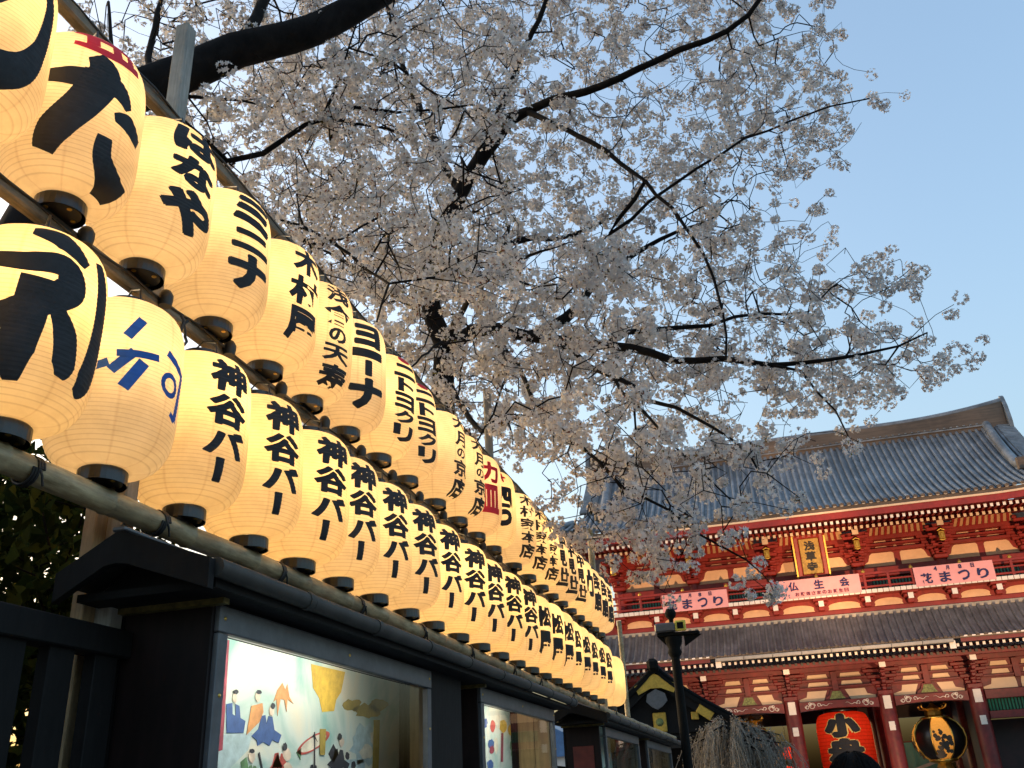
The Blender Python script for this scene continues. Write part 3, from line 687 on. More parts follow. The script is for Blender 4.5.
# dark boards behind the cases, fence
def board_fence(label, y0, y1):
    t = thing('board_fence', label, 'fence', (0, 0, 0))
    mb = MB(); y = y0
    while y < y1: mb.box((-2.30+.004*math.sin(y*40), y+.06, .93), (.02, .116, 1.86)); y += .12
    mb.build('boards', M_black, t); mb = MB(); mb.box((-2.27, (y0+y1)/2, 1.8), (.04, y1-y0, .07)); mb.box((-2.27, (y0+y1)/2, .5), (.04, y1-y0, .07)); mb.build('rail', M_black, t)
board_fence('dark board fence behind the display cases', 2.7, 16.0)
t = thing('slat_fence', 'black wooden slat fence at the near end before the first display case', 'fence', (0, 0, 0))
mb = MB(); mb.box((-2.06, 1.15, 1.55+.525), (.09, 2.98, .085), bev=.004); mb.build('top_rail', M_black, t)
mb = MB(); mb.box((-2.06, 1.15, .35), (.07, 2.96, .08), bev=.004); mb.build('bottom_rail', M_black, t)
y = -.22
while y < 2.62:
    mb = MB(); mb.box((-2.06, y, 1.0), (.045, .105, 2.07), bev=.003); mb.build('slat', M_black, t); y += .198
# ================================================================== TEMPLE GATE
GX, GY = 2.73, 52.0
COLX = [-10.67, -6.49, -2.31, 2.31, 6.49, 10.67]
def make_gate():
    t = thing('temple_gate', 'two storeyed vermilion temple gate with blue grey tiled roof', 'temple gate', (GX, GY, 0))
    def P(mb, name, m, parent=None): return mb.build(name, m, parent or t)
    # ---- columns, bases, plates
    for row, yy in enumerate((0.0, 4.2, 8.4)):
        for x in COLX:
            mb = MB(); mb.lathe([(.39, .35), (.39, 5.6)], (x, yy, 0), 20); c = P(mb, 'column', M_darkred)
            if row == 0:
                b = MB(); b.lathe([(.62, 0), (.60, .22), (.46, .36)], (x, yy, 0), 16); P(b, 'stone_base', M_stone, c)
                for z, h, wd in ((5.20, .62, .36), (4.08, .42, .28)):
                    b = MB(); b.box((x, yy-.40, z), (wd, .05, h), bev=.01); b.box((x, yy-.43, z), (wd+.02, .03, .04)); P(b, 'metal_plate', M_whitecap, c)
    # ---- platform
    mb = MB(); mb.box((0, 4.2, .06), (25, 12.5, .12)); P(mb, 'stone_platform', M_stone)
    # ---- lower wall band above the openings
    mb = MB(); mb.box((0, .22, 6.35), (21.3, .16, 1.9)); P(mb, 'upper_wall_band', M_darkred)
    for z, h, d in ((5.82+1.22, .26, .42), (6.50, .12, .30), (6.12, .10, .30)):
        mb = MB(); mb.box((0, .10, z), (22.2, d, h), bev=.01); P(mb, 'tie_beam', M_darkred)
    for i in range(5):
        x0, x1 = COLX[i], COLX[i+1]; xm = (x0+x1)/2; wbay = x1-x0-.78
        mb = MB(); n = 16; pts = []
        for k in range(n+1):
            u = -1+2*k/n; pts.append((u*wbay/2, 5.02+.10*(1-u*u)))
        pts += [(wbay/2, 5.47), (-wbay/2, 5.47)]
        if 1 <= i <= 3:
            mb.prism(pts, (xm, -.22, 0), (1,0,0), (0,0,1), (0,.42,0)); bm_ = P(mb, 'arch_beam', M_darkred)
            for s in (-1, 1):
                sc = MB()
                for (ox, oz, rr, a0, a1) in ((.62, .23, .16, 0, 560), (.36, .20, .10, 160, 620), (.95, .26, .10, -40, 300), (.52, .33, .08, 0, 400)):
                    q = [(xm+s*(wbay/2-ox-rr*(1-.55*k/22)*math.cos(R(a0+(a1-a0)*k/22))), -.235, 5.03+oz+rr*(1-.55*k/22)*math.sin(R(a0+(a1-a0)*k/22))) for k in range(23)]
                    sc.tube(q, .018, 4)
                q = [(xm+s*(wbay/2-1.05-k*.05), -.235, 5.24+.04*math.sin(k*.9)+.008*k) for k in range(12)]; sc.tube(q, [.02*(1-k/13) for k in range(12)], 4)
                sc.build('white_scrollwork', M_whitecap, bm_)
            fl = MB(); fl.prism([(-.62, 5.50), (.62, 5.50), (.50, 5.66), (.36, 5.74), (.26, 5.98), (-.26, 5.98), (-.36, 5.74), (-.50, 5.66)], (xm, -.02, 0), (1,0,0), (0,0,1), (0,.16,0)); P(fl, 'frog_leg_strut', M_darkred)
            fl = MB(); fl.prism([(-.40, 5.54), (.40, 5.54), (.30, 5.68), (.20, 5.92), (-.20, 5.92), (-.30, 5.68)], (xm, -.06, 0), (1,0,0), (0,0,1), (0,.05,0)); P(fl, 'carved_panel', M_carv)
        else:
            mb.box((xm, 0, 5.25), (wbay, .40, .42), bev=.01); P(mb, 'cross_beam', M_darkred)
            mb = MB(); mb.box((xm, 0, 4.30), (wbay, .36, .34), bev=.01); P(mb, 'cross_beam', M_darkred)
            gl = MB(); k = -wbay/2+.12
            while k < wbay/2-.1: gl.prism([(-.05, 0), (0, -.05), (.05, 0), (0, .05)], (xm+k, -.02, 4.49), (1,0,0), (0,1,0), (0,0,.54)); k += .15
            P(gl, 'green_lattice', M_green)
            mb = MB(); mb.box((xm, .12, 4.75), (wbay, .05, .55)); P(mb, 'lattice_backing', M_interior)
            mb = MB(); mb.box((xm, 1.6, 2.1), (wbay, .1, 4.1)); P(mb, 'niche_back', M_interior)
            mb = MB(); mb.box((xm, 0, .75), (wbay, .2, .9), bev=.01); P(mb, 'low_panel', M_darkred)
        # cream panels: two wide, and two rows of narrow ones, triangles at mid bay
        for s in (-1, 1):
            inner = .66 if 1 <= i <= 3 else .10; out = wbay/2-.05
            mb = MB(); q = [(inner, 5.50), (out, 5.50), (out, 5.62), (out-.38, 5.72), (out-.46, 5.99), (inner-.22 if inner > .3 else inner+.04, 5.99), (inner-.10 if inner > .3 else inner, 5.74)]
            mb.prism([(s*a, b) for a, b in q], (xm, .10, 0), (1,0,0), (0,0,1), (0,.03,0)); P(mb, 'plaster_panel', M_cream)
            for z, h in ((6.31, .20), (6.69, .20)):
                mb = MB(); mb.prism([(s*.30, z-h/2), (s*(out-.52), z-h/2), (s*(out-.60), z+h/2), (s*.36, z+h/2)], (xm, .10, 0), (1,0,0), (0,0,1), (0,.03,0)); P(mb, 'plaster_panel', M_cream)
        mb = MB()
        for z in (6.31, 6.69): mb.prism([(-.16, z-.1), (.16, z-.1), (.05, z+.08), (-.05, z+.08)], (xm, .095, 0), (1,0,0), (0,0,1), (0,.03,0))
        P(mb, 'plaster_triangles', M_cream)
        mb = MB(); mb.box((xm, .0, 6.42), (.30, .22, .9), bev=.01); P(mb, 'strut_block', M_darkred)
    def bracket(x, z0, name, m, proj, tabm, gold=False):
        b = MB(); b.box((x, -.02, z0+.12), (.72, .72, .24), bev=.04)
        zz = z0+.24; steps = 4
        for k in range(steps):
            L = .75+.34*k; b.box((x, .0, zz+.09), (L, .22, .17), bev=.03)
            yl = .35+proj*k/(steps-1); b.box((x, -yl/2+.05, zz+.09), (.20, yl+.1, .17), bev=.03)
            for s in (-1, 1): b.box((x+s*(L/2-.1), .0, zz+.235), (.24, .26, .12), bev=.03)
            b.box((x, -yl+.12, zz+.235), (.26, .24, .12), bev=.03); zz += .30
        o = b.build(name, m, t)
        e = MB(); e.box((x, -proj-.36, zz-.02), (.30, .06, .42), bev=.01); e.build('end_plate', tabm, o)
        if gold:
            e = MB(); e.box((x, -proj-.02, zz-.62), (.26, .22, .30), bev=.05); e.box((x, -proj-.14, zz-.62), (.34, .05, .40), bev=.06); e.tube([(x-.16, -proj-.12, zz-.40), (x, -proj-.14, zz-.34), (x+.16, -proj-.12, zz-.40)], .035, 6); e.build('gilt_ornament', M_gold, o)
        return o
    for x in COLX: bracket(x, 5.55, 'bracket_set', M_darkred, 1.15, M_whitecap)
    # ---- lower eave: purlin, rafters, fascia, gutter
    mb = MB(); mb.box((0, -1.45, 7.12), (23.6, .26, .24), bev=.02); P(mb, 'eave_purlin', M_darkred)
    def rafters(y_front, z_front, y_back, slope, sp, wx, hz, half, m, endm, name):
        mb = MB(); x = -half
        while x <= half+.001:
            a = Vector((x, y_front, z_front)); b_ = Vector((x, y_back, z_front+(y_back-y_front)*slope)); mb.bar(a, b_, wx, hz, 0)
            d = (b_-a).normalized(); mb.bar(a-d*.02, a-d*.002, wx*1.04, hz*1.04, 1); x += sp
        return P(mb, name, [m, endm])
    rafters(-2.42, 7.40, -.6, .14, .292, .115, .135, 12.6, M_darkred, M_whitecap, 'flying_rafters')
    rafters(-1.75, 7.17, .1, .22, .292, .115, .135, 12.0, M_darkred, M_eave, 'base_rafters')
    mb = MB(); mb.add([(-13, -2.55, 7.505), (13, -2.55, 7.505), (11.6, .2, 7.95), (-11.6, .2, 7.95)], [(0,1,2,3)]); P(mb, 'eave_boarding', M_darkred)
    for s in (-1, 1):
        mb = MB(); mb.box((s*9.55, -2.56, 7.62), (7.2, .10, .22)); P(mb, 'fascia_board', M_darkred)
        mb = MB(); mb.box((s*9.55, -2.60, 7.765), (7.2, .14, .07)); P(mb, 'white_eave_line', M_whitecap)
    mb = MB(); k = -5.65
    while k < 5.6:
        mb.box((k+.695, -2.66, 7.60), (1.36, .20, .17), bev=.02); mb.box((k, -2.66, 7.60), (.035, .215, .185)); k += 1.4125
    P(mb, 'rain_gutter', M_gutter)
    for s in (-1, 1):
        mb = MB(); mb.box((s*5.55, -2.55, 7.42), (.28, .12, .38), bev=.01); P(mb, 'gutter_bracket', M_whitecap)
    # ---- lower roof: front, sides, back, with tile rolls
    def curve(y0, z0, y1, z1, sag, n=10):
        return [(y0+(y1-y0)*k/n, z0+(z1-z0)*k/n-sag*math.sin(PI*k/n)) for k in range(n+1)]
    def tiled(name, prof, half0, half1, m, sp, rr, lift=0, parent=None, flip=1, axis='y', c=0., rows=True):
        """curved slope between eave half width half0 and top half width half1, with round tile rolls down it"""
        mb = MB(); n = len(prof); th = .10
        def pt(u, k, up=0.):
            y, z = prof[k]; hw = half0+(half1-half0)*k/(n-1); x = u*hw
            zl = lift*max(0, (abs(x)/half0-.62)/.38)**2*(1-k/(n-1))
            p = (x, y*flip if axis == 'y' else 0, z+zl+up)
            return (x, (c+(y-c)*flip) if axis == 'y' else 0, z+zl+up)
        NU = 40; vs = []
        for k in range(n):
            for j in range(NU+1): vs.append(pt(-1+2*j/NU, k))
        fs = [(k*(NU+1)+j, k*(NU+1)+j+1, (k+1)*(NU+1)+j+1, (k+1)*(NU+1)+j) for k in range(n-1) for j in range(NU)]
        mb.add(vs, fs, 0, True)
        # eave thickness
        e = []
        for j in range(NU+1): e += [pt(-1+2*j/NU, 0), pt(-1+2*j/NU, 0, -th)]
        mb.add(e, [(2*j, 2*j+2, 2*j+3, 2*j+1) for j in range(NU)], 1)
        x = -half0+sp/2
        while x < half0:
            ks = [k for k in range(n) if abs(x) <= half0+(half1-half0)*k/(n-1)+.02]
            if len(ks) >= 2:
                pts = []
                for k in ks:
                    hw = half0+(half1-half0)*k/(n-1); pts.append(pt(x/hw, k, rr*.25))
                a, b_ = Vector(pts[0]), Vector(pts[1]); pts[0] = tuple(a-(b_-a).normalized()*.06)
                mb.tube(pts, rr, 8, 0)
                mb.lathe([(rr*1.18, -.03), (rr*1.18, .03)], pts[0], 8, 1)
            x += sp
        if rows:
            for k in range(1, n-1):
                pass
        return mb.build(name, [m, M_ridge], parent or t, fixn=True)
    prof = curve(-2.62, 7.78, -.62, 9.42, .18)
    tiled('lower_roof', prof, 13.6, 11.75, M_tile2, .36, .085, .35)
    prof2 = curve(-2.62, 7.78, -.62, 9.42, .18)
    for s in (-1, 1):
        mb = MB(); vs = []; n = len(prof2)
        for k in range(n):
            hw = 13.6+(11.75-13.6)*k/(n-1); y0_ = prof2[k][0]; y1_ = 8.4-prof2[k][0]
            zl = .35*max(0, 1)**2*(1-k/(n-1))
            for j in range(13):
                u = j/12; e = abs(2*u-1); vs.append((s*hw, y0_+(y1_-y0_)*u, prof2[k][1]+.35*(1-k/(n-1))*max(0, (e-.5)/.5)**2))
        mb.add(vs, [(k*13+j, k*13+j+1, (k+1)*13+j+1, (k+1)*13+j) for k in range(n-1) for j in range(12)], 0, True); P(mb, 'side_roof', M_tile2)
        hp = MB(); q = [(s*(13.6+(11.75-13.6)*k/(n-1)), prof2[k][0], prof2[k][1]+.35*(1-k/(n-1))+.14) for k in range(n)]; hp.tube(q, .17, 8); P(hp, 'hip_ridge', M_ridge)
    tiled('rear_lower_roof', prof2, 13.6, 11.75, M_tile2, .72, .085, .35, flip=-1, c=4.2)
    mb = MB(); mb.box((0, -.52, 9.52), (23.4, .22, .20), bev=.02); x = -11.6
    while x < 11.7: mb.box((x, -.655, 9.47), (.15, .06, .13), 1); x += .36
    P(mb, 'roof_top_course', [mat('pale_flashing', (.40, .36, .29), .6, var=.2, scale=5), M_tile2])
    # ---- balcony
    mb = MB(); mb.box((0, .3, 9.74), (23.2, 1.6, .26), bev=.02); P(mb, 'balcony_beam', M_vermil)
    mb = MB(); mb.box((0, -.40, 10.16), (23.0, .06, .60)); P(mb, 'balcony_apron', M_vermil)
    mb = MB(); mb.box((0, -.1, 10.52), (24.2, 2.3, .14)); P(mb, 'balcony_floor', M_vermil)
    mb = MB(); x = -12.0
    while x < 12.0: mb.box((x+.14, -1.28, 10.53), (.255, .07, .19), bev=.01); x += .28
    P(mb, 'white_floor_edge', M_whitecap)
    xs = []
    for i in range(5):
        w_ = COLX[i+1]-COLX[i]; xs += [COLX[i], COLX[i]+w_/2]
    xs.append(COLX[-1])
    for x in xs:
        b = MB(); b.box((x, -.62, 9.98), (.30, .45, .22), bev=.02); b.box((x, -.72, 10.22), (.62, .60, .16), bev=.04); b.box((x, -.8, 10.38), (.8, .75, .14), bev=.03); o = P(b, 'balcony_bracket', M_vermil)
        e = MB(); e.box((x, -1.10, 10.20), (.26, .05, .36), bev=.01); e.build('end_plate', M_whitecap, o)
    for a, b_ in zip(xs[:-1], xs[1:]):
        m_ = (a+b_)/2; hw = (b_-a)/2-.34; mb = MB(); q = [(-hw, 9.90), (hw, 9.90), (hw-.05, 9.98)] + [(hw*math.cos(R(k*15+15)), 9.99+.28*math.sin(R(k*15+15))**.7) for k in range(11)] + [(-hw+.05, 9.98)]
        mb.prism(q, (m_, -.445, 0), (1,0,0), (0,0,1), (0,.03,0)); P(mb, 'plaster_panel', M_cream_lit)
    # railing
    mb = MB()
    for z, h in ((10.78, .10), (11.10, .08), (11.46, .13)): mb.box((0, -1.12, z), (24.0, .11, h), bev=.015)
    P(mb, 'railing', M_vermil)
    x = -11.7; k = 0
    while x < 11.8:
        mb = MB(); mb.box((x, -1.12, 11.02), (.13, .13, .84), bev=.01); o = P(mb, 'railing_post', M_vermil)
        if k % 2 == 0:
            g = MB(); g.lathe([(.09, 11.52), (.10, 11.58), (.05, 11.66), (.005, 11.72)], (x, -1.12, 0), 8); g.build('gilt_finial', M_gold, o)
        x += 1.17; k += 1
    # ---- upper storey
    mb = MB(); mb.box((0, .75, 12.3), (21.3, .16, 3.6)); P(mb, 'upper_storey_wall', M_vermil)
    for x in COLX:
        mb = MB(); mb.lathe([(.32, 10.6), (.32, 12.3)], (x, .6, 0), 16); c = P(mb, 'upper_column', M_vermil)
        g = MB(); g.lathe([(.10, -.01), (.08, .05), (.02, .08)], (0, 0, 0), 10)
        g = MB(); g.box((x, .27, 11.72), (.17, .04, .17), bev=.05); g.build('gilt_stud', M_gold, c)
    mb = MB(); mb.box((0, .55, 11.82), (22, .34, .52), bev=.015); P(mb, 'upper_tie_beam', M_vermil)
    mb = MB(); mb.box((0, .55, 12.96), (22.4, .34, .16), bev=.015); mb.box((0, .55, 13.26), (22.6, .34, .12), bev=.015); mb.box((0, .50, 13.62), (22.8, .46, .26), bev=.015); P(mb, 'upper_cross_beams', M_vermil)
    for i in range(5):
        x0, x1 = COLX[i], COLX[i+1]; xm = (x0+x1)/2; wbay = x1-x0
        for s in (-1, 1):
            out = wbay/2-.30
            mb = MB(); q = [(.16, 12.12), (out, 12.12), (out, 12.25), (out-.28, 12.42), (out-.40, 12.74), (out-.52, 12.84), (.24, 12.84), (.16, 12.76)]
            mb.prism([(s*a, b) for a, b in q], (xm, .63, 0), (1,0,0), (0,0,1), (0,.04,0)); P(mb, 'plaster_panel', M_cream_lit)
            for z, h in ((13.10, .14), (13.40, .14)):
                mb = MB(); mb.prism([(s*.36, z-h/2), (s*(out-.66), z-h/2), (s*(out-.8), z+h/2), (s*.44, z+h/2)], (xm, .63, 0), (1,0,0), (0,0,1), (0,.04,0)); P(mb, 'plaster_panel', M_cream_lit)
        mb = MB()
        for z in (13.10, 13.40): mb.prism([(-.18, z-.07), (.18, z-.07), (.05, z+.08), (-.05, z+.08)], (xm, .62, 0), (1,0,0), (0,0,1), (0,.03,0))
        P(mb, 'plaster_triangles', M_cream_lit)
        # doors / windows behind the railing
        if i == 2:
            for s in (-1, 1):
                mb = MB(); mb.box((xm+s*.95, .64, 11.05), (1.7, .06, .95)); P(mb, 'door_leaf', M_darkred)
        else:
            mb = MB(); mb.box((xm, .66, 11.1), (wbay-1.1, .05, .85)); wn = P(mb, 'lattice_window', M_interior)
            gl = MB(); k = -wbay/2+.66
            while k < wbay/2-.6: gl.box((xm+k, .62, 11.1), (.07, .05, .85)); k += .16
            gl.build('green_bars', M_green, wn)
        # sloped ribbed soffit band between the bracket sets
        hw = wbay/2-.75; mb = MB(); mb.add([(xm-hw-.3, -.62, 13.52), (xm+hw+.3, -.62, 13.52), (xm+hw, -1.32, 13.88), (xm-hw, -1.32, 13.88)], [(0,1,2,3)]); P(mb, 'soffit_band', mat('ochre_soffit', (.50, .27, .12), .8, var=.1))
        mb = MB(); k = -hw
        while k <= hw+.01: mb.bar((xm+k*1.06, -.63, 13.49), (xm+k, -1.33, 13.86), .13, .07); k += .285
        P(mb, 'soffit_ribs', M_vermil)
    # brackets of the upper storey, larger
    for x in COLX:
        b = MB(); zz = 12.16; b.box((x, .42, zz+.1), (.7, .6, .22), bev=.04); zz += .22
        for k in range(4):
            L = .8+.40*k; yl = .35+.42*k
            b.box((x, .42, zz+.09), (L, .24, .17), bev=.03); b.box((x, .42-yl/2, zz+.09), (.24, yl, .18), bev=.03)
            b.box((x, .42-yl+.1, zz+.08), (.5+.28*k, .20, .15), bev=.03)
            for s in (-1, 1): b.box((x+s*(L/2-.1), .42, zz+.24), (.26, .28, .14), bev=.03); b.box((x+s*(.18+.14*k), .42-yl+.1, zz+.22), (.22, .22, .12), bev=.03)
            zz += .32
        o = P(b, 'upper_bracket_set', M_vermil)
        e = MB(); e.box((x, -1.56, 13.72), (.32, .10, .50), bev=.02); e.build('end_plate', M_cream, o)
        e = MB(); e.box((x, -1.30, 13.02), (.30, .10, .42), bev=.08); e.box((x, -1.36, 13.0), (.16, .08, .26), bev=.05); e.tube([(x-.17, -1.3, 13.26), (x, -1.34, 13.34), (x+.17, -1.3, 13.26)], .04, 6); e.tube([(x-.15, -1.3, 12.79), (x, -1.33, 12.74), (x+.15, -1.3, 12.79)], .03, 6); e.build('gilt_ornament', M_gold, o)
    mb = MB(); mb.box((0, -1.55, 13.97), (25, .28, .22), bev=.02); P(mb, 'upper_eave_purlin', M_vermil)
    rafters(-3.28, 13.78, -1.0, .10, .292, .13, .15, 13.2, M_vermil, M_whitecap, 'upper_flying_rafters')
    rafters(-2.52, 13.60, .4, .20, .292, .13, .15, 12.6, M_vermil, M_cream, 'upper_base_rafters')
    mb = MB(); mb.add([(-14, -3.42, 13.90), (14, -3.42, 13.90), (11.6, .7, 14.6), (-11.6, .7, 14.6)], [(0,1,2,3)]); P(mb, 'upper_eave_boarding', M_vermil)
    def lifted(y, z0, z1, half, m, name, d=.12):
        mb = MB(); N = 48; vs = []
        for j in range(N+1):
            x = -half+2*half*j/N; l = .55*max(0, (abs(x)/14-.62)/.38)**2
            vs += [(x, y, z0+l), (x, y, z1+l), (x, y+d, z1+l), (x, y+d, z0+l)]
        fs = []
        for j in range(N):
            a = 4*j; b_ = a+4
            for q in range(4): fs.append((a+q, b_+q, b_+(q+1) % 4, a+(q+1) % 4))
        mb.add(vs, fs, 0); return P(mb, name, m)
    lifted(-3.45, 13.93, 14.25, 14.0, M_vermil, 'upper_fascia_board')
    lifted(-3.50, 14.255, 14.35, 14.05, M_cream, 'pale_eave_line', .16)
    lifted(-3.47, 14.352, 14.52, 14.05, M_ridge, 'eave_tile_edge', .2)
    # ---- upper roof (hip and gable)
    ZE, ZR, YR = 14.55, 20.3, 4.2
    up = [(-3.5+(YR+3.5)*k/16, ZE+(ZR-ZE)*(.62*(k/16)+.38*(k/16)**2.0)) for k in range(17)]
    KG = 7                                        # profile step where the gable starts
    half = lambda k: 14.05+(12.35-14.05)*min(1, k/KG)
    def slope(name, flip):
        mb = MB(); n = len(up); NU = 56
        def pt(x, k, u_=0.):
            y, z = up[k]; l = .55*max(0, (abs(x)/14-.62)/.38)**2*max(0, 1-k/5); sg = .0
            return (x, YR+(y-YR)*flip, z+l+u_)
        vs = [pt((-1+2*j/NU)*half(k), k) for k in range(n) for j in range(NU+1)]
        mb.add(vs, [(k*(NU+1)+j, k*(NU+1)+j+1, (k+1)*(NU+1)+j+1, (k+1)*(NU+1)+j) for k in range(n-1) for j in range(NU)], 0, True)
        sp = .355; x = -14.05+sp/2
        while x < 14.0:
            ks = [k for k in range(n) if abs(x) <= half(k)+.02]
            if len(ks) > 1:
                pts = [Vector(pt(x, k, .07)) for k in ks]; pts[0] = pts[0]-(pts[1]-pts[0]).normalized()*.05
                mb.tube(pts, .105, 8, 0); mb.lathe([(.115, -.04), (.115, .04)], pts[0], 8, 1)
            x += sp
        return mb.build(name, [M_tile, M_ridge], t)
    slope('upper_roof_front', 1); slope('upper_roof_back', -1)
    for s in (-1, 1):
        mb = MB(); vs = []
        for k in range(KG+1):
            hw = half(k); y, z = up[k]
            for j in range(17):
                u = j/16; e = abs(2*u-1); vs.append((s*hw, y+(2*YR-2*y)*u, z+.55*max(0, (e-.6)/.4)**2*max(0, 1-k/5)))
        mb.add(vs, [(k*17+j, k*17+j+1, (k+1)*17+j+1, (k+1)*17+j) for k in range(KG) for j in range(16)], 0, True)
        P(mb, 'upper_side_roof', M_tile)
        mb = MB(); y, z = up[KG]; q = [(up[k][0], up[k][1]-.1) for k in range(KG, 17)]; q += [(2*YR-a, b) for a, b in q[::-1][1:]]
        mb.prism(q, (s*11.6, 0, 0), (0,1,0), (0,0,1), (s*.12, 0, 0)); P(mb, 'gable_wall', M_darkred)
        # verge: short cross tiles stepping down the gable edge, descending ridge, ornaments
        mb = MB()
        for k in range(KG+1, 17):
            for f in (0., .33, .66):
                if k == 16 and f > 0: continue
                y, z = up[k]; y2, z2 = up[min(16, k+1)]; yy, zz = y+(y2-y)*f, z+(z2-z)*f
                for fl in (1, -1): mb.tube([(s*11.75, YR+(yy-YR)*fl, zz+.16), (s*12.62, YR+(yy-YR)*fl, zz+.10)], .10, 6)
        P(mb, 'verge_tiles', M_tile)
        for fl in (1, -1):
            mb = MB(); q = [(s*(10.95+.02*k), YR+(up[k][0]-YR)*fl, up[k][1]+.24) for k in range(16, 4, -1)]
            q[-1] = (q[-1][0]+s*.12, q[-1][1], q[-1][2]+.16); mb.tube(q, .26, 10); o = P(mb, 'descending_ridge', M_tile)
            e = MB(); e.box((q[-1][0], q[-1][1]-.12*fl, q[-1][2]+.02), (.62, .16, .72), bev=.1); e.build('ridge_end_tile', M_ridge, o)
            mb = MB(); q = [(s*half(k)*(1-.004), YR+(up[k][0]-YR)*fl, up[k][1]+.55*max(0, 1-k/5)*1.0+.16) for k in range(0, 6)]; mb.tube(q, .18, 8); P(mb, 'hip_ridge', M_tile)
    # main ridge, its ends swept up
    N = 40; vs = []
    for j in range(N+1):
        x = -12.35+24.7*j/N; l = .55*max(0, (abs(x)/12.35-.45)/.55)**2.2
        z0 = ZR-.35+l*.3; z1 = 21.25+l
        vs += [(x, YR-.34, z0), (x, YR-.30, z1-.14), (x, YR+.30, z1-.14), (x, YR+.34, z0)]
    fs = []
    for j in range(N):
        a = 4*j; b_ = a+4; fs += [(a+q, b_+q, b_+(q+1) % 4, a+(q+1) % 4) for q in range(4)]
    fs += [(0,1,2,3), (4*N+3, 4*N+2, 4*N+1, 4*N)]
    mb = MB(); mb.add(vs, fs, 0); P(mb, 'main_ridge', M_ridge)
    mb = MB(); q = [(-12.5+25.0*j/N, YR, 21.16+.55*max(0, (abs(-12.5+25.0*j/N)/12.35-.45)/.55)**2.2) for j in range(N+1)]; mb.tube(q, .24, 10); P(mb, 'ridge_cap', M_tile)
    mb = MB(); x = -11.2
    while x < 11.3: mb.lathe([(.07, -.03), (.07, .03)], (x, YR-.34, 20.42), 8); x += .36
    mb.box((0, YR-.36, 20.30), (22.4, .10, .08)); P(mb, 'ridge_studs', M_tile)
    for s in (-1, 1):
        mb = MB(); mb.prism([(-.55, 19.7), (.55, 19.7), (.62, 20.4), (.46, 21.3), (.18, 21.95), (0, 22.1), (-.18, 21.95), (-.46, 21.3), (-.62, 20.4)], (s*12.40, YR, 0), (0,1,0), (0,0,1), (s*.22, 0, 0)); P(mb, 'ridge_end_tile', M_tile)
    # ---- interior: ceiling, rear lintels, side walls
    mb = MB(); mb.box((0, 4.4, 5.62), (21.2, 8.1, .12)); P(mb, 'ceiling', M_interior)
    mb = MB(); mb.box((0, 8.4, 5.25), (21.2, .3, .7)); P(mb, 'rear_beam', M_interior)
    for s in (-1, 1):
        mb = MB(); mb.box((s*10.6, 4.2, 3.0), (.2, 8.2, 5.4)); P(mb, 'side_wall', M_darkred)
        mb = MB(); mb.box((s*6.49, 4.2, 3.0), (.15, 8.2, 5.4)); P(mb, 'passage_wall', M_interior)
        mb = MB(); mb.box((s*10.6, 4.6, 12.2), (.2, 7.6, 3.8)); P(mb, 'upper_side_wall', M_vermil)
    mb = MB(); mb.box((0, 8.2, 12.2), (21.2, .2, 3.8)); P(mb, 'upper_rear_wall', M_vermil)
    return t
make_gate()

def flat_label(name, items, m, parent, off=(0, -.012, 0)):
    V, F = flat_text(items); mb = MB(); mb.add([(q[0]+off[0], off[1]-q[2], q[1]+off[2]) for q in V], F); return mb.build(name, m, parent, fixn=False)
def banner(label, x0, x1, z0, z1, big, date=None, sub=None):
    t = thing('cloth_banner', label, 'banner', ((x0+x1)/2, 50.66, (z0+z1)/2+.07), 0, 'pink banners on the gate railing')
    W, H = x1-x0, z1-z0; mb = MB(); N = 16
    vs = [(-W/2+W*j/N, .010*math.sin(j*1.7), s*H/2) for j in range(N+1) for s in (-1, 1)]
    mb.add(vs, [(2*j, 2*j+2, 2*j+3, 2*j+1) for j in range(N)]); mb.build('cloth', M_pink, t)
    n = len(big); it = []
    for i, ch in enumerate(big):
        it.append((ch, -W*.5+W*(i+.5)/n*.94+W*.03, (-.13 if date else .14)*H, H*.56 if n > 3 else H*.52, H*.54 if n > 3 else H*.50, .034, 0, 0))
    flat_label('lettering', it, M_navy, t, (0, -.03, 0))
    if date:
        flat_label('date_lettering', [(ch, -W*.22+W*.155*i, .33*H, H*.17, H*.22, .045, 0, 0) for i, ch in enumerate(date)], M_navy, t, (0, -.03, 0))
    if sub:
        k = len(sub); flat_label('small_lettering', [(ch, -W*.28+W*.60*i/(k-1), -.30*H, W*.052, H*.20, .035, 0, 0) for i, ch in enumerate(sub)], M_maroon, t, (0, -.03, 0))
    return t
banner('pink banner with four navy kana characters on the gate railing, left of three, behind blossom', -5.43, -1.95, 10.36, 11.30, '花まつり', '4月8日')
banner('pink banner with three wide navy characters under the gilt plaque, middle of three', .72, 4.82, 10.44, 11.40, '仏生会', None, 'お釈迦さまのお誕生日')
banner('pink banner with date and four navy characters, right of three on the gate railing', 7.46, 11.22, 10.44, 11.41, '花まつり', '4月8日')
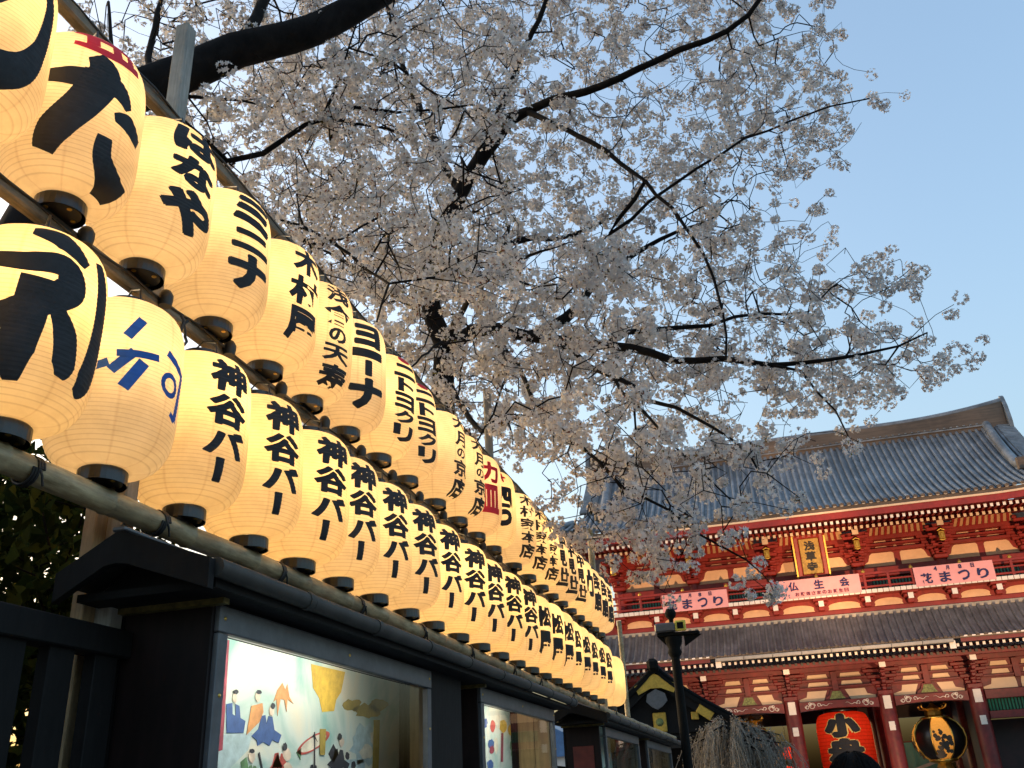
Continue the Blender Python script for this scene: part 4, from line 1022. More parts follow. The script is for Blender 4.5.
# plaque
t = thing('gilt_plaque', 'gilded name plaque in carved red frame under the upper eave of the gate', 'plaque', (2.66, 51.2, 12.75))
tilt = Matrix.Rotation(R(-12), 3, 'X'); t.rotation_euler = (R(12), 0, 0)
mb = MB(); mb.box((0, 0, 0), (1.02, .10, 1.86), bev=.02); mb.build("gilt_board", mat("dull_gilt", (.36, .23, .05), .6, .3, var=.25, scale=14), t)
mb = MB()
for s in (-1, 1): mb.box((s*.66, -.03, 0), (.26, .16, 2.2), bev=.05)
mb.box((0, -.03, 1.08), (1.62, .17, .28), bev=.06); mb.box((0, -.03, -1.06), (1.5, .16, .24), bev=.05); mb.build('frame', M_vermil, t)
mb = MB()
for s in (-1, 1): mb.bar((s*.82, -.10, -1.1), (s*.82, -.10, 1.15), .06, .08); mb.bar((0, -.12, 1.30), (s*.95, -.12, 1.20), .07, .10)
mb.build('gilt_edging', M_gold, t)
flat_label('lettering', [('浅', 0, .55, .55, .5, .05, 0, 0), ('草', 0, 0, .55, .5, .05, 0, 0), ('寺', 0, -.55, .55, .5, .05, 0, 0)], M_ink, t, (0, -.055, 0))

# big red lantern
M_redpaper = paper_mat('red_lantern_paper', (.85, .055, .022), .6, ribs=18/3.2, seams=False, ribdark=.7)
t = thing('giant_red_lantern', 'giant red paper lantern with huge black outlined characters in the centre bay of the gate', 'lantern', (2.83, 53.4, 1.78))
BR, BH, BRC, BN = 1.36, 3.2, .80, 18
bs = shell_mesh('red_shade', M_redpaper, BR, BH, BRC, BN, 56, .02); o = bpy.data.objects.new('red_shade', bs); COL.objects.link(o); o.parent = t
o.rotation_euler = (0, 0, -PI/2)
YEL = mat('yellow_outline', (.80, .55, .16), .7, var=.1, scale=9)
its = [('小', 0, .90, 1.85, 1.15), ('舟', 0, -.26, 1.9, 1.12), ('町', 0, -1.20, 1.7, .72)]
for nm, bold, mm, of in (('lettering_outline', .15, YEL, .02), ('lettering', .10, M_ink, .034)):
    me = wrap_letters(nm, flat_text([(c, x, y, a*(1+(.05 if bold > .1 else 0)), b*(1+(.06 if bold > .1 else 0)), bold, 0, 0) for c, x, y, a, b in its]), mm, BR, BH, BRC, BN, .02, of)
    o = bpy.data.objects.new(nm, me); COL.objects.link(o); o.parent = t; o.rotation_euler = (0, 0, R(-97))
for z, nm in ((-.2, 'bottom_ring'), (3.15, 'top_ring')):
    mb = MB(); mb.lathe([(.84, z), (.88, z+.06), (.88, z+.24), (.70, z+.27)], seg=32); mb.build(nm, M_cap, t)
mb = MB(); mb.tube([(0, 0, 3.4), (0, 0, 3.79)], .05, 8); mb.build('hanger', M_iron, t)
bl = bpy.data.lights.new('bulb', 'POINT'); bl.energy = 6.0; bl.color = (1, .62, .3); bl.shadow_soft_size = .2
o = bpy.data.objects.new('bulb', bl); COL.objects.link(o); o.parent = t; o.location = (0, 0, 2.5)

M_amber = paper_mat('amber_lantern_panel', (.85, .52, .16), .6, seams=False)
def bronze_lantern(x, label):
    t = thing('bronze_lantern', label, 'lantern', (x, 53.4, 2.35), 0, 'hanging bronze lanterns in the gate')
    prof = [(.62, .10), (.95, .32), (1.20, .70), (1.28, 1.05), (1.22, 1.42), (1.0, 1.78), (.66, 2.02)]
    seg = 48; mb = MB(); mp = MB(); vs = []
    for r, z in prof: vs += [(r*math.cos(2*PI*k/seg), r*math.sin(2*PI*k/seg), z) for k in range(seg)]
    dark = []; lit = []
    for i in range(len(prof)-1):
        for k in range(seg):
            f = (i*seg+k, i*seg+(k+1) % seg, (i+1)*seg+(k+1) % seg, (i+1)*seg+k)
            (lit if (k+.5+15) % 12 < 6 else dark).append(f)
    mb.add(vs, dark, 0, True); mb.build('bronze_body', M_cap, t); mp.add(vs, lit, 0, True); mp.build('amber_panels', M_amber, t)
    g = MB()
    for k in range(8):
        a = 2*PI*(k*6+3)/seg; a = 2*PI*((k*6-15+6*0) % 48)/seg
        g.tube([((r+.02)*math.cos(a), (r+.02)*math.sin(a), z) for r, z in prof], .035, 6)
    g.lathe([(.66, 2.0), (.72, 2.06), (.62, 2.12)], seg=24); g.lathe([(.50, -.02), (.68, .02), (.68, .12), (.60, .16)], seg=24)
    g.build('gilt_ribs', M_brass, t)
    q = random.Random(5)
    for pk in range(4):
        mo = MB(); a0 = 2*PI*(pk*12)/seg
        for j in range(46):
            u = q.uniform(-.30, .30); z = q.uniform(.25, 1.45 if j % 3 else 1.1)
            r = 1.0
            for (r0, z0), (r1, z1) in zip(prof[:-1], prof[1:]):
                if z0 <= z <= z1: r = r0+(r1-r0)*(z-z0)/(z1-z0)
            a = a0+u; c = Vector((math.cos(a), math.sin(a), 0)); tt = Vector((-math.sin(a), math.cos(a), 0)); s = q.uniform(.05, .13)*(1.6-z*.5)
            mo.add([tuple(c*(r+.03)+tt*s*math.cos(b)+Vector((0, 0, z+s*math.sin(b)))) for b in (0, 1.1, 2.2, 3.3, 4.4, 5.3)], [tuple(range(6))])
        mo.build('floral_openwork', M_cap, t)
    h = MB(); h.lathe([(.42, 2.12), (.46, 2.2), (.40, 2.42), (.46, 2.5), (.20, 2.62), (.06, 2.78)], seg=8, smooth=False)
    for k in range(4):
        a = PI/4+k*PI/2; h.tube([(.4*math.cos(a), .4*math.sin(a), 2.46), (.75*math.cos(a), .75*math.sin(a), 2.52), (.85*math.cos(a), .85*math.sin(a), 2.64), (.75*math.cos(a), .75*math.sin(a), 2.70)], .05, 6)
    h.build('crown', M_brass, t)
    h = MB(); h.tube([(0, 0, 2.7), (0, 0, 3.22)], .04, 6); h.build('hanger', M_iron, t)
    h = MB(); h.lathe([(.30, -.45), (.42, -.30), (.30, -.1), (.50, -.02)], seg=8, smooth=False); h.build('foot', M_brass, t)
    bl = bpy.data.lights.new('bulb', 'POINT'); bl.energy = 9.; bl.color = (1, .62, .25); bl.shadow_soft_size = .15
    o = bpy.data.objects.new('bulb', bl); COL.objects.link(o); o.parent = t; o.location = (0, 0, 1.45)
    return t
bronze_lantern(7.28, 'black and gold bronze lantern hanging right of the giant red one')
bronze_lantern(-1.75, 'black and gold bronze lantern half hidden behind the weeping tree')
# small red lanterns hung beyond the passage
M_redlit = paper_mat('small_red_paper', (.9, .10, .03), .6, seams=False)
for i, (x, y, z) in enumerate([(-.15, 60.9, 3.05), (.25, 60.9, 3.0), (4.55, 60.9, 3.2), (5.0, 60.9, 2.2), (-.2, 60.9, 2.0)]):
    t = thing('red_lantern', ['small red lantern beyond the gate, left passage, uppermost of two left ones', 'small red lantern beyond the gate, close left of the first column', 'small red lantern beyond the gate just right of the giant lantern', 'low small red lantern beyond the gate right of the giant lantern', 'low small red lantern beyond the gate in the left passage'][i], 'lantern', (x, y, z), 0, 'small red lanterns beyond the gate')
    mb = MB(); mb.lathe([(.12, 0), (.26, .12), (.30, .35), (.26, .58), (.12, .70)], seg=16); mb.build('red_shade', M_redlit, t)
    mb = MB(); mb.lathe([(.13, -.05), (.13, .01)], seg=12); mb.lathe([(.13, .69), (.13, .75)], seg=12); mb.tube([(0, 0, .75), (0, 0, 5.3-z)], .01, 4); mb.build('rings', M_cap, t)
    bl = bpy.data.lights.new('bulb', 'POINT'); bl.energy = .55; bl.color = (1, .6, .3); bl.shadow_soft_size = .06
    o = bpy.data.objects.new('bulb', bl); COL.objects.link(o); o.parent = t; o.location = (0, 0, .4)
# teal curtain beyond the gate
t = thing('hall_curtain', 'pale teal curtain with white slanting bands seen through the right passage', 'curtain', (6.6, 61.5, 0))
mb = MB(); vs = []; N = 24
for j in range(N+1): vs += [(-1.7+3.4*j/N, .06*math.sin(j*1.3), .9), (-1.7+3.4*j/N, .06*math.sin(j*1.3), 3.6)]
mb.add(vs, [(2*j, 2*j+2, 2*j+3, 2*j+1) for j in range(N)], 0, True); mb.build('cloth', M_teal, t)
mb = MB(); mb.bar((-1.7, -.09, 1.6), (1.7, -.09, 2.6), .02, .16); mb.bar((-1.7, -.09, 1.1), (1.7, -.09, 2.1), .02, .12); mb.build('white_bands', M_white, t)
mb = MB(); mb.bar((-1.8, 0, 3.64), (1.8, 0, 3.64), .06, .06); mb.bar((-1.75, 0, 0), (-1.75, 0, 3.66), .08, .08); mb.bar((1.75, 0, 0), (1.75, 0, 3.66), .08, .08); mb.build('curtain_frame', M_darkred, t)

# ground floodlights for the upper storey, plus an added low fill (below the picture)
def flood(label, x, y, tx, tz, e, size):
    t = thing('floodlight', label, 'floodlight', (x, y, 0), 0, 'floodlights before the gate')
    mb = MB(); mb.box((0, 0, .05), (.4, .3, .1), bev=.02); mb.box((-.17, 0, .25), (.03, .08, .4)); mb.box((.17, 0, .25), (.03, .08, .4)); mb.build('stand', M_iron, t)
    mb = MB(); mb.lathe([(.02, -.16), (.13, -.10), (.15, .06)], (0, 0, 0), 16, cap=(True, False)); h = mb.build('lamp_head', M_iron, t, loc=(0, 0, .42))
    d = (Vector((tx, 52, tz))-Vector((x, y, .42))).normalized(); h.rotation_euler = d.to_track_quat('Z', 'Y').to_euler()
    l = bpy.data.lights.new('bulb', 'SPOT'); l.energy = e; l.color = (1, .58, .30); l.spot_size = size; l.spot_blend = .6; l.shadow_soft_size = .12
    o = bpy.data.objects.new('bulb', l); COL.objects.link(o); o.parent = t
    dl = (-d).to_track_quat('Z', 'Y').to_euler(); o.rotation_euler = dl; o.location = Vector((0, 0, .42))+d*.12
flood('right floodlight on the paving before the gate', 12.5, 25.0, 8.5, 12.7, 4600, R(34))
flood('left floodlight on the paving before the gate', 2.5, 25.0, -2.0, 12.7, 4200, R(34))
flood('added fill light on the paving, brightening the lower storey of the gate', 4.5, 42.5, 3.5, 5.5, 420, R(62))  # extra spot added as fill to brighten the lower storey
from mathutils import noise
# ================================================================== CHERRY TREES
DENS = [  # blossom amount per 64 px cell of the view, rows from y=-192; used only to sample crown volume
 "0011223344432000", "0023345555553000", "0034566666664000", "0456888887676000", "0357888886576100", "0036888887665000", "0000888888773000", "0000699999886310", "0000599999999740", "0000057988643100", "0000000567541000", "0000000024310000", "0000000000000000"]
def sample_dens(n, xmin, xmax, ymin, ymax, yfun, rng, pw=1.25):
    out = []; tries = 0
    while len(out) < n and tries < n*60:
        tries += 1
        px = rng.uniform(xmin, xmax); py = rng.uniform(ymin, ymax)
        r = int((py+192)//64); c = int(px//64)
        if not (0 <= r < len(DENS) and 0 <= c < 16): continue
        # bilinear soften
        fx = px/64-.5; fy = (py+192)/64-.5; x0 = int(math.floor(fx)); y0 = int(math.floor(fy)); d = 0
        for a in (0, 1):
            for b in (0, 1):
                rr = min(len(DENS)-1, max(0, y0+b)); cc = min(15, max(0, x0+a))
                d += int(DENS[rr][cc])*(fx-x0 if a else 1-fx+x0)*(fy-y0 if b else 1-fy+y0)
        if rng.random() < (d/9)**pw:
            Y = yfun(px, py, rng); p = at(px, py, Y)
            if p.z > 2.6 and not (abs(p.x+2.0) < .34 and p.z < 4.5 and p.y < 12.2): out.append(p)
    return out

class Tree:
    def __init__(s): s.pos = []; s.par = []; s.fix = []; s.lv = []
    def add(s, p, par, r=None, lv=0): s.pos.append(Vector(p)); s.par.append(par); s.fix.append(r); s.lv.append(lv); return len(s.pos)-1
    def path(s, pts, r0, r1, start=-1, sub=.22, jit=.02, lv=0):
        """smooth main limb through world points"""
        P = [Vector(p) for p in pts]; n = len(P); par = start; ids = []
        tot = sum((P[i+1]-P[i]).length for i in range(n-1)); acc = 0
        for i in range(n-1):
            p0, p1, p2, p3 = P[max(i-1,0)], P[i], P[i+1], P[min(i+2,n-1)]; L = (p2-p1).length; k = max(1, int(L/sub))
            for j in range(k+(1 if i == n-2 else 0)):
                if start >= 0 and i == 0 and j == 0: continue
                t = j/k; q = .5*((2*p1)+(p2-p0)*t+(2*p0-5*p1+4*p2-p3)*t*t+(3*p1-p0-3*p2+p3)*t**3)
                f = (acc+L*t)/tot; q = q+Vector((rnd.uniform(-1,1), rnd.uniform(-1,1), rnd.uniform(-1,1)))*jit
                par = s.add(q, par, r0+(r1-r0)*f**.8, lv); ids.append(par)
            acc += L
        return ids
    def near(s, p):
        p = Vector(p); b = min(range(len(s.pos)), key=lambda i: (s.pos[i]-p).length_squared); return b
    def grow(s, targets, seg=.14, rng=rnd):
        main = kdtree.KDTree(len(s.pos))
        for i, p in enumerate(s.pos): main.insert(p, i)
        main.balance()
        T = sorted(targets, key=lambda p: main.find(p)[2]); kd = main; recent = []
        for n, p in enumerate(T):
            co, i, d = kd.find(p)
            for j in recent:
                dd = (s.pos[j]-p).length
                if dd < d: d, i = dd, j
            if d < .06: continue
            a = s.pos[i].copy(); pa = s.par[i]; dr = (a-s.pos[pa]).normalized() if pa >= 0 else Vector((0, 0, 1))
            c1 = a+dr*d*.35+Vector((rng.uniform(-1,1), rng.uniform(-1,1), rng.uniform(-.4,1)))*d*.10
            k = max(1, int(d/seg)); par = i
            for j in range(1, k+1):
                t = j/k; q = a*(1-t)**2+c1*2*t*(1-t)+p*t*t
                if j < k: q = q+Vector((rng.uniform(-1,1), rng.uniform(-1,1), rng.uniform(-1,1)))*.010
                par = s.add(q, par, None, s.lv[i]+1); recent.append(par)
            if len(recent) > 160:
                kd = kdtree.KDTree(len(s.pos))
                for q_, pp in enumerate(s.pos): kd.insert(pp, q_)
                kd.balance(); recent = []
    def radii(s, tip=.0031, ex=2.35):
        n = len(s.pos); acc = [0.]*n; r = [0.]*n
        for i in range(n-1, -1, -1):
            r[i] = s.fix[i] if s.fix[i] is not None else max(tip, acc[i]**(1/ex)) if acc[i] > 0 else tip
            if s.fix[i] is None: r[i] = min(r[i], .018 if s.lv[i] < 2 else .009)
            if s.par[i] >= 0: acc[s.par[i]] += r[i]**ex
        s.r = r; return r
    def bark(s, name, m, parent):
        ch = [[] for _ in s.pos]
        for i, p in enumerate(s.par):
            if p >= 0: ch[p].append(i)
        mb = MB(); stack = [i for i, p in enumerate(s.par) if p < 0]; starts = [(-1, i) for i in stack]
        while starts:
            p, i = starts.pop(); chain = ([p] if p >= 0 else [])+[i]
            while ch[i]:
                nx = max(ch[i], key=lambda q: s.r[q]+(.5 if s.fix[q] is not None and s.fix[i] is not None else 0))
                for q in ch[i]:
                    if q != nx: starts.append((i, q))
                i = nx; chain.append(i)
            if len(chain) > 1:
                rr = [s.r[q] for q in chain]
                if p >= 0: rr[0] = min(rr[0], rr[1]*1.25)
                big = max(rr); mb.tube([s.pos[q] for q in chain], rr, 12 if big > .08 else 8 if big > .03 else 5 if big > .012 else 4, cap=True)
        return mb.build(name, m, parent, fixn=False)

def flowers_mesh(name, centers, normals, size, m, parent, rng):
    """five petalled flowers: centre point, five tips, five side points"""
    n = len(centers); C_ = np.array(centers, dtype=np.float64); Nn = np.array(normals, dtype=np.float64)
    Nn /= np.linalg.norm(Nn, axis=1)[:, None]+1e-9
    a = np.where(np.abs(Nn[:, 2:3]) < .9, np.array([[0, 0, 1.]]), np.array([[1., 0, 0]])); X = np.cross(Nn, a); X /= np.linalg.norm(X, axis=1)[:, None]; Y = np.cross(Nn, X)
    S = (size*rng.uniform(.8, 1.2, n))[:, None]; ph = rng.uniform(0, 6.28, n); cup = rng.uniform(.15, .65, n)[:, None]
    V = np.zeros((n, 11, 3)); V[:, 0] = C_
    for k in range(5):
        t = ph+k*2*PI/5; d = X*np.cos(t)[:, None]+Y*np.sin(t)[:, None]; V[:, 1+k] = C_+d*S+Nn*S*cup
        t2 = t+PI/5; d2 = X*np.cos(t2)[:, None]+Y*np.sin(t2)[:, None]; V[:, 6+k] = C_+d2*S*.58+Nn*S*cup*.35
    F = np.array([[0, 6+(k-1) % 5, 1+k, 6+k] for k in range(5)]); F = (F[None]+(np.arange(n)*11)[:, None, None]).reshape(-1, 4)
    return np_mesh(name, V.reshape(-1, 3), F, m, parent)
def np_mesh(name, V, F, m, parent):
    me = bpy.data.meshes.new(name); nv, nf, k = len(V), len(F), F.shape[1]
    me.vertices.add(nv); me.vertices.foreach_set('co', V.astype(np.float32).ravel())
    me.loops.add(nf*k); me.loops.foreach_set('vertex_index', F.astype(np.int32).ravel())
    me.polygons.add(nf); me.polygons.foreach_set('loop_start', np.arange(nf, dtype=np.int32)*k); me.polygons.foreach_set('loop_total', np.full(nf, k, dtype=np.int32))
    me.materials.append(m); me.update(calc_edges=True); me.validate()
    o = bpy.data.objects.new(name, me); COL.objects.link(o)
    if parent: o.parent = parent
    return o
def leaves_mesh(name, centers, dirs, L, W, m, parent, rng):
    n = len(centers); C_ = np.array(centers, float); D = np.array(dirs, float); D /= np.linalg.norm(D, axis=1)[:, None]+1e-9
    q = rng.normal(size=(n, 3)); S = np.cross(D, q); S /= np.linalg.norm(S, axis=1)[:, None]+1e-9; Nn = np.cross(S, D)
    l = (L*rng.uniform(.7, 1.25, n))[:, None]; wd = (W*rng.uniform(.7, 1.2, n))[:, None]
    V = np.stack([C_, C_+D*l*.5+S*wd+Nn*wd*.3, C_+D*l-Nn*l*.1, C_+D*l*.5-S*wd+Nn*wd*.3], 1)
    F = (np.arange(n)*4)[:, None]+np.arange(4)[None]
    return np_mesh(name, V.reshape(-1, 3), F, m, parent)

def blossom(tr, parent, rng, prob, nfl, spread, size, keep=None):
    ctr, nrm, cal, cald = [], [], [], []; nn = len(tr.pos); has = set(tr.par)
    for i in range(nn):
        if tr.lv[i] == 0 and tr.r[i] > .022: continue
        tip = i not in has; q_ = tr.pos[i]
        clump = noise.noise(q_*1.7)+.6*noise.noise(q_*4.1)
        pr = prob*(.16 if clump < -.14 else 1.0 if clump > .05 else .6)*(1.5 if tip else 1.0)
        if rng.random() > pr and not (tip and rng.random() < .70): continue
        m_ = 1 if clump < -.02 else int(rng.integers(1, 3)) if clump < .2 else int(rng.integers(2, 4))
        for g_ in range(m_):
            c = tr.pos[i]+Vector(rng.normal(0, .022 if m_ == 1 else .066, 3)); k = int(rng.integers(nfl[0], nfl[1])); sp = spread*rng.uniform(.75, 1.3)
            c = c+Vector((0, 0, -.02))
            for _ in range(k):
                d = Vector(rng.normal(0, 1, 3)).normalized(); rr = sp*rng.uniform(.66, 1.0); p = c+Vector((d.x*rr, d.y*rr, d.z*rr*.85))
                ctr.append(p); nrm.append(d+Vector(rng.normal(0, .3, 3)))
                if rng.random() < .22: cal.append(c+d*rr*.5); cald.append(d+Vector(rng.normal(0, .2, 3)))
        if rng.random() < .35:
            for _ in range(2): cal.append(c+Vector(rng.normal(0, .03, 3))); cald.append(Vector(rng.normal(0, 1, 3)))
    flowers_mesh('blossom', ctr, nrm, size, M_petal, parent, rng)
    leaves_mesh('calyces_and_young_leaves', cal, cald, .038, .007, M_calyx, parent, rng)
    return len(ctr)
def pth(*a): return [at(x, y, Y) for x, y, Y in a]

# --- far tree: trunk behind the lantern row, spreading over the street
t = thing('cherry_tree', 'large cherry tree in full blossom whose trunk stands behind the lantern rows', 'tree', (0, 0, 0), 0, 'cherry trees in blossom')
T = Tree(); trunk = T.path([(-3.75, 9.7, -.1), (-3.6, 9.6, 1.8), (-3.45, 9.5, 4.2)] + pth((443, 400, 9.4), (443, 345, 9.3), (429, 300, 9.2), (428, 254, 9.1), (453, 213, 9.0), (469, 176, 8.9), (510, 119, 8.7)), .24, .085)
def limb(pts, r0, r1, start=None):
    P = pth(*pts); st_ = T.near(P[0]) if start is None else start
    return T.path([T.pos[st_]]+P[1:] if (T.pos[st_]-P[0]).length < .6 else [T.pos[st_]]+P, r0, r1, start=st_)
limb([(510,119,8.7),(552,101,8.5),(604,86,8.3),(656,60,8.1),(729,31,7.9),(765,-4,7.8),(800,-60,7.8)], .060, .018)
limb([(520,118,8.7),(578,135,8.2),(620,161,8.0),(656,193,7.9),(687,229,7.8),(713,276,7.8),(724,312,7.8),(728,360,7.8)], .038, .010)
limb([(610,235,8.3),(630,218,8.2),(677,182,8.0),(745,140,7.8),(791,122,7.7),(830,106,7.6),(868,98,7.6)], .026, .007)
F_ = limb([(443,345,9.3),(490,328,9.0),(531,338,8.7),(578,341,8.5),(630,349,8.4),(672,359,8.3),(724,359,8.2),(771,364,8.1),(859,357,8.0),(925,332,8.0)], .095, .007)
limb([(600,345,8.5),(630,333,8.4),(708,325,8.7),(760,312,8.9),(807,312,9.0),(833,286,9.0)], .035, .008)
limb([(545,338,8.7),(568,318,8.9),(590,290,9.2),(606,274,9.4),(660,240,9.6),(720,215,9.8)], .075, .012)
limb([(440,280,9.2),(462,262,9.2),(500,246,9.3),(530,239,9.4),(557,240,9.5),(620,215,9.8)], .070, .015)
limb([(560,340,8.6),(590,365,8.2),(626,380,8.0),(649,401,7.8),(678,407,7.7),(712,429,7.6),(752,456,7.5),(763,477,7.5)], .040, .008)
limb([(500,330,9.0),(520,372,7.9),(540,409,7.3),(574,437,7.0),(597,460,6.9),(623,483,6.8),(669,512,6.8),(700,535,6.8),(745,560,6.8)], .036, .007)
limb([(610,370,8.1),(632,403,7.7),(669,437,7.4),(700,469,7.3),(735,500,7.2)], .022, .006)
limb([(760,364,8.1),(800,372,8.0),(817,390,8.0),(837,412,8.0),(850,440,8.0)], .018, .006)
limb([(450,200,9.0),(430,130,9.2),(400,60,9.4),(380,-40,9.6)], .06, .02)
limb([(470,180,8.9),(520,60,9.0),(560,-30,9.0),(600,-120,9.0)], .055, .02)
limb([(443,330,9.3),(400,300,9.6),(350,265,10.),(300,240,10.3)], .05, .012)
limb([(445,372,9.3),(480,430,8.3),(510,420,7.9),(537,414,7.6)], .05, .012)
limb([(445,340,9.3),(470,300,8.2),(500,270,7.2),(540,250,6.6)], .05, .012)
limb([(500,330,9.),(505,360,7.6),(500,395,6.7),(485,430,6.3),(470,452,6.15)], .028, .006)
limb([(480,330,9.),(470,335,7.2),(440,345,6.0),(415,362,5.2),(405,372,4.95)], .026, .006)
def ydep_far(px, py, r):
    if py > 430: return r.uniform(6.3, 8.2)
    lo, hi = (8.9, 12.0) if px < 540 else (8.0, 11.2)
    if 370 < px < 650 and py > 230 and r.random() < .34: return r.uniform(5.9, 7.3)
    return r.uniform(lo, hi)
T.grow(sample_dens(6200, 250, 975, -190, 640, ydep_far, rnd))
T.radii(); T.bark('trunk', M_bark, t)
n1 = blossom(T, t, nrng, .40, (24, 38), .072, .0210)
# --- near tree: heavy limb crossing behind the silvered post
t = thing('cherry_tree', 'near cherry tree whose heavy dark limb crosses behind the silvered wooden post', 'tree', (0, 0, 0), 0, 'cherry trees in blossom')
T = Tree(); T.path([(-4.4, 3.2, -.1), (-4.2, 3.3, 2.2), (-3.9, 3.55, 4.2)] + pth((110,104,3.9), (150,86,4.05), (195,68,4.2), (240,50,4.4), (290,38,4.6), (330,18,4.8), (372,-2,5.0), (450,-60,5.4), (560,-130,6.0)), .26, .07)
limb([(170,95,4.1),(227,164,4.9),(264,154,5.0),(305,127,5.1),(330,117,5.2),(355,110,5.2),(400,112,5.4),(470,105,5.6)], .035, .008)
limb([(315,122,5.1),(323,117,5.15),(338,78,5.2),(348,49,5.3),(360,10,5.4)], .018, .007)
limb([(348,51,5.3),(387,61,5.4),(428,86,5.5),(465,109,5.6),(500,150,5.7)], .012, .006)
limb([(342,115,5.2),(387,131,5.3),(428,152,5.4),(469,172,5.5),(520,190,5.7)], .013, .006)
limb([(185,80,4.2),(190,95,4.3),(243,100,4.6),(272,107,4.8)], .02, .007)
limb([(200,130,4.6),(240,190,4.9),(272,217,5.0),(330,238,5.1),(362,267,5.0),(387,287,4.8),(384,305,4.6),(374,320,4.4)], .022, .006)
limb([(160,82,4.1),(150,40,4.3),(160,0,4.5),(165,-60,4.8)], .03, .012)
limb([(120,95,3.9),(112,50,3.9),(108,0,4.0)], .022, .010)
limb([(260,45,4.5),(270,-10,4.9),(300,-90,5.4)], .06, .02)
def ydep_near(px, py, r): return r.uniform(4.0+.0016*max(0, px-100), 6.4+.0016*px)
T.grow(sample_dens(1700, 70, 520, -190, 300, ydep_near, rnd, 1.0))
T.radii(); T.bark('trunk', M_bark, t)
n2 = blossom(T, t, nrng, .42, (22, 36), .064, .0185)


# ================================================================== SHRUBS BEHIND THE FENCE
def shrub(label, x, y, h, rad, seed):
    g = np.random.default_rng(seed); t = thing('evergreen_shrub', label, 'shrub', (x, y, 0), 0, 'evergreen shrubs behind the slat fence')
    tr = Tree(); base = tr.path([(0, 0, -.05), (.05, .02, h*.3), (.0, .05, h*.62)], .05, .03)
    q = random.Random(seed); tg = []
    while len(tg) < 420:
        p = Vector((q.uniform(-1, 1), q.uniform(-1, 1), q.uniform(-1, 1)))
        if .35 < p.length < 1: tg.append(Vector((p.x*rad, p.y*rad, h*.56+p.z*h*.45)))
    tr.grow(tg, .12, q); tr.radii(); tr.bark('stem', M_bark, t)
    c, d = [], []
    for i in range(len(tr.pos)):
        if tr.lv[i] == 0: continue
        for _ in range(17): c.append(tr.pos[i]+Vector(g.normal(0, .05, 3))); d.append(g.normal(0, 1, 3)+np.array([0, 0, -.3]))
    leaves_mesh('foliage', c, d, 0.10, .026, M_leaf, t, g)
shrub('dark evergreen shrub behind the fence, nearest the display case', -3.25, 3.3, 3.5, .95, 1)
shrub('dark evergreen shrub behind the fence at the left edge', -3.3, 2.0, 3.3, .95, 2)
shrub('taller dark evergreen shrub standing further behind the fence', -4.7, 4.3, 4.3, 1.25, 3)
shrub('dark evergreen shrub standing behind the others at far left', -4.8, 2.5, 4.2, 1.25, 4)

# ================================================================== STREET LAMP POST
t = thing('lamp_post', 'dark iron lamp post with ball finial and yellow label, rising past the small shrine roof', 'lamp post', (-1.40, 14.0, 0))
mb = MB(); mb.lathe([(.16, 0), (.16, .25), (.10, .32), (.068, .5), (.064, 3.35), (.060, 3.6)], seg=14); mb.build('pole', M_iron, t)
mb = MB(); mb.lathe([(.07, 3.36), (.105, 3.42), (.085, 3.48), (.12, 3.56), (.13, 3.64)], seg=12); mb.build('capital', M_iron, t)
mb = MB(); mb.box((.08, 0, 3.68), (.62, .12, .05), bev=.01); mb.prism([(.16, 3.50), (.42, 3.655), (.16, 3.655)], (0, -.02, 0), (1,0,0), (0,0,1), (0, .04, 0)); mb.prism([(-.12, 3.54), (-.22, 3.655), (-.12, 3.655)], (0, -.02, 0), (1,0,0), (0,0,1), (0, .04, 0)); mb.build('cross_arm', M_iron, t)
mb = MB(); mb.box((-.10, -.02, 3.78), (.30, .16, .13), bev=.02); mb.build('control_box', M_frame, t)
mb = MB(); mb.box((.13, -.06, 3.79), (.16, .05, .15), bev=.01); mb.build('yellow_label', mat('yellow_plate', (.62, .55, .08), .5, var=.15, scale=9), t)
mb = MB(); mb.box((.13, -.088, 3.79), (.09, .012, .09)); mb.build('label_mark', M_iron, t)
mb = MB(); mb.lathe([(.03, 3.84), (.035, 3.90), (.075, 3.94), (.085, 3.99), (.06, 4.05), (.005, 4.08)], seg=14); mb.build('ball_finial', M_iron, t)

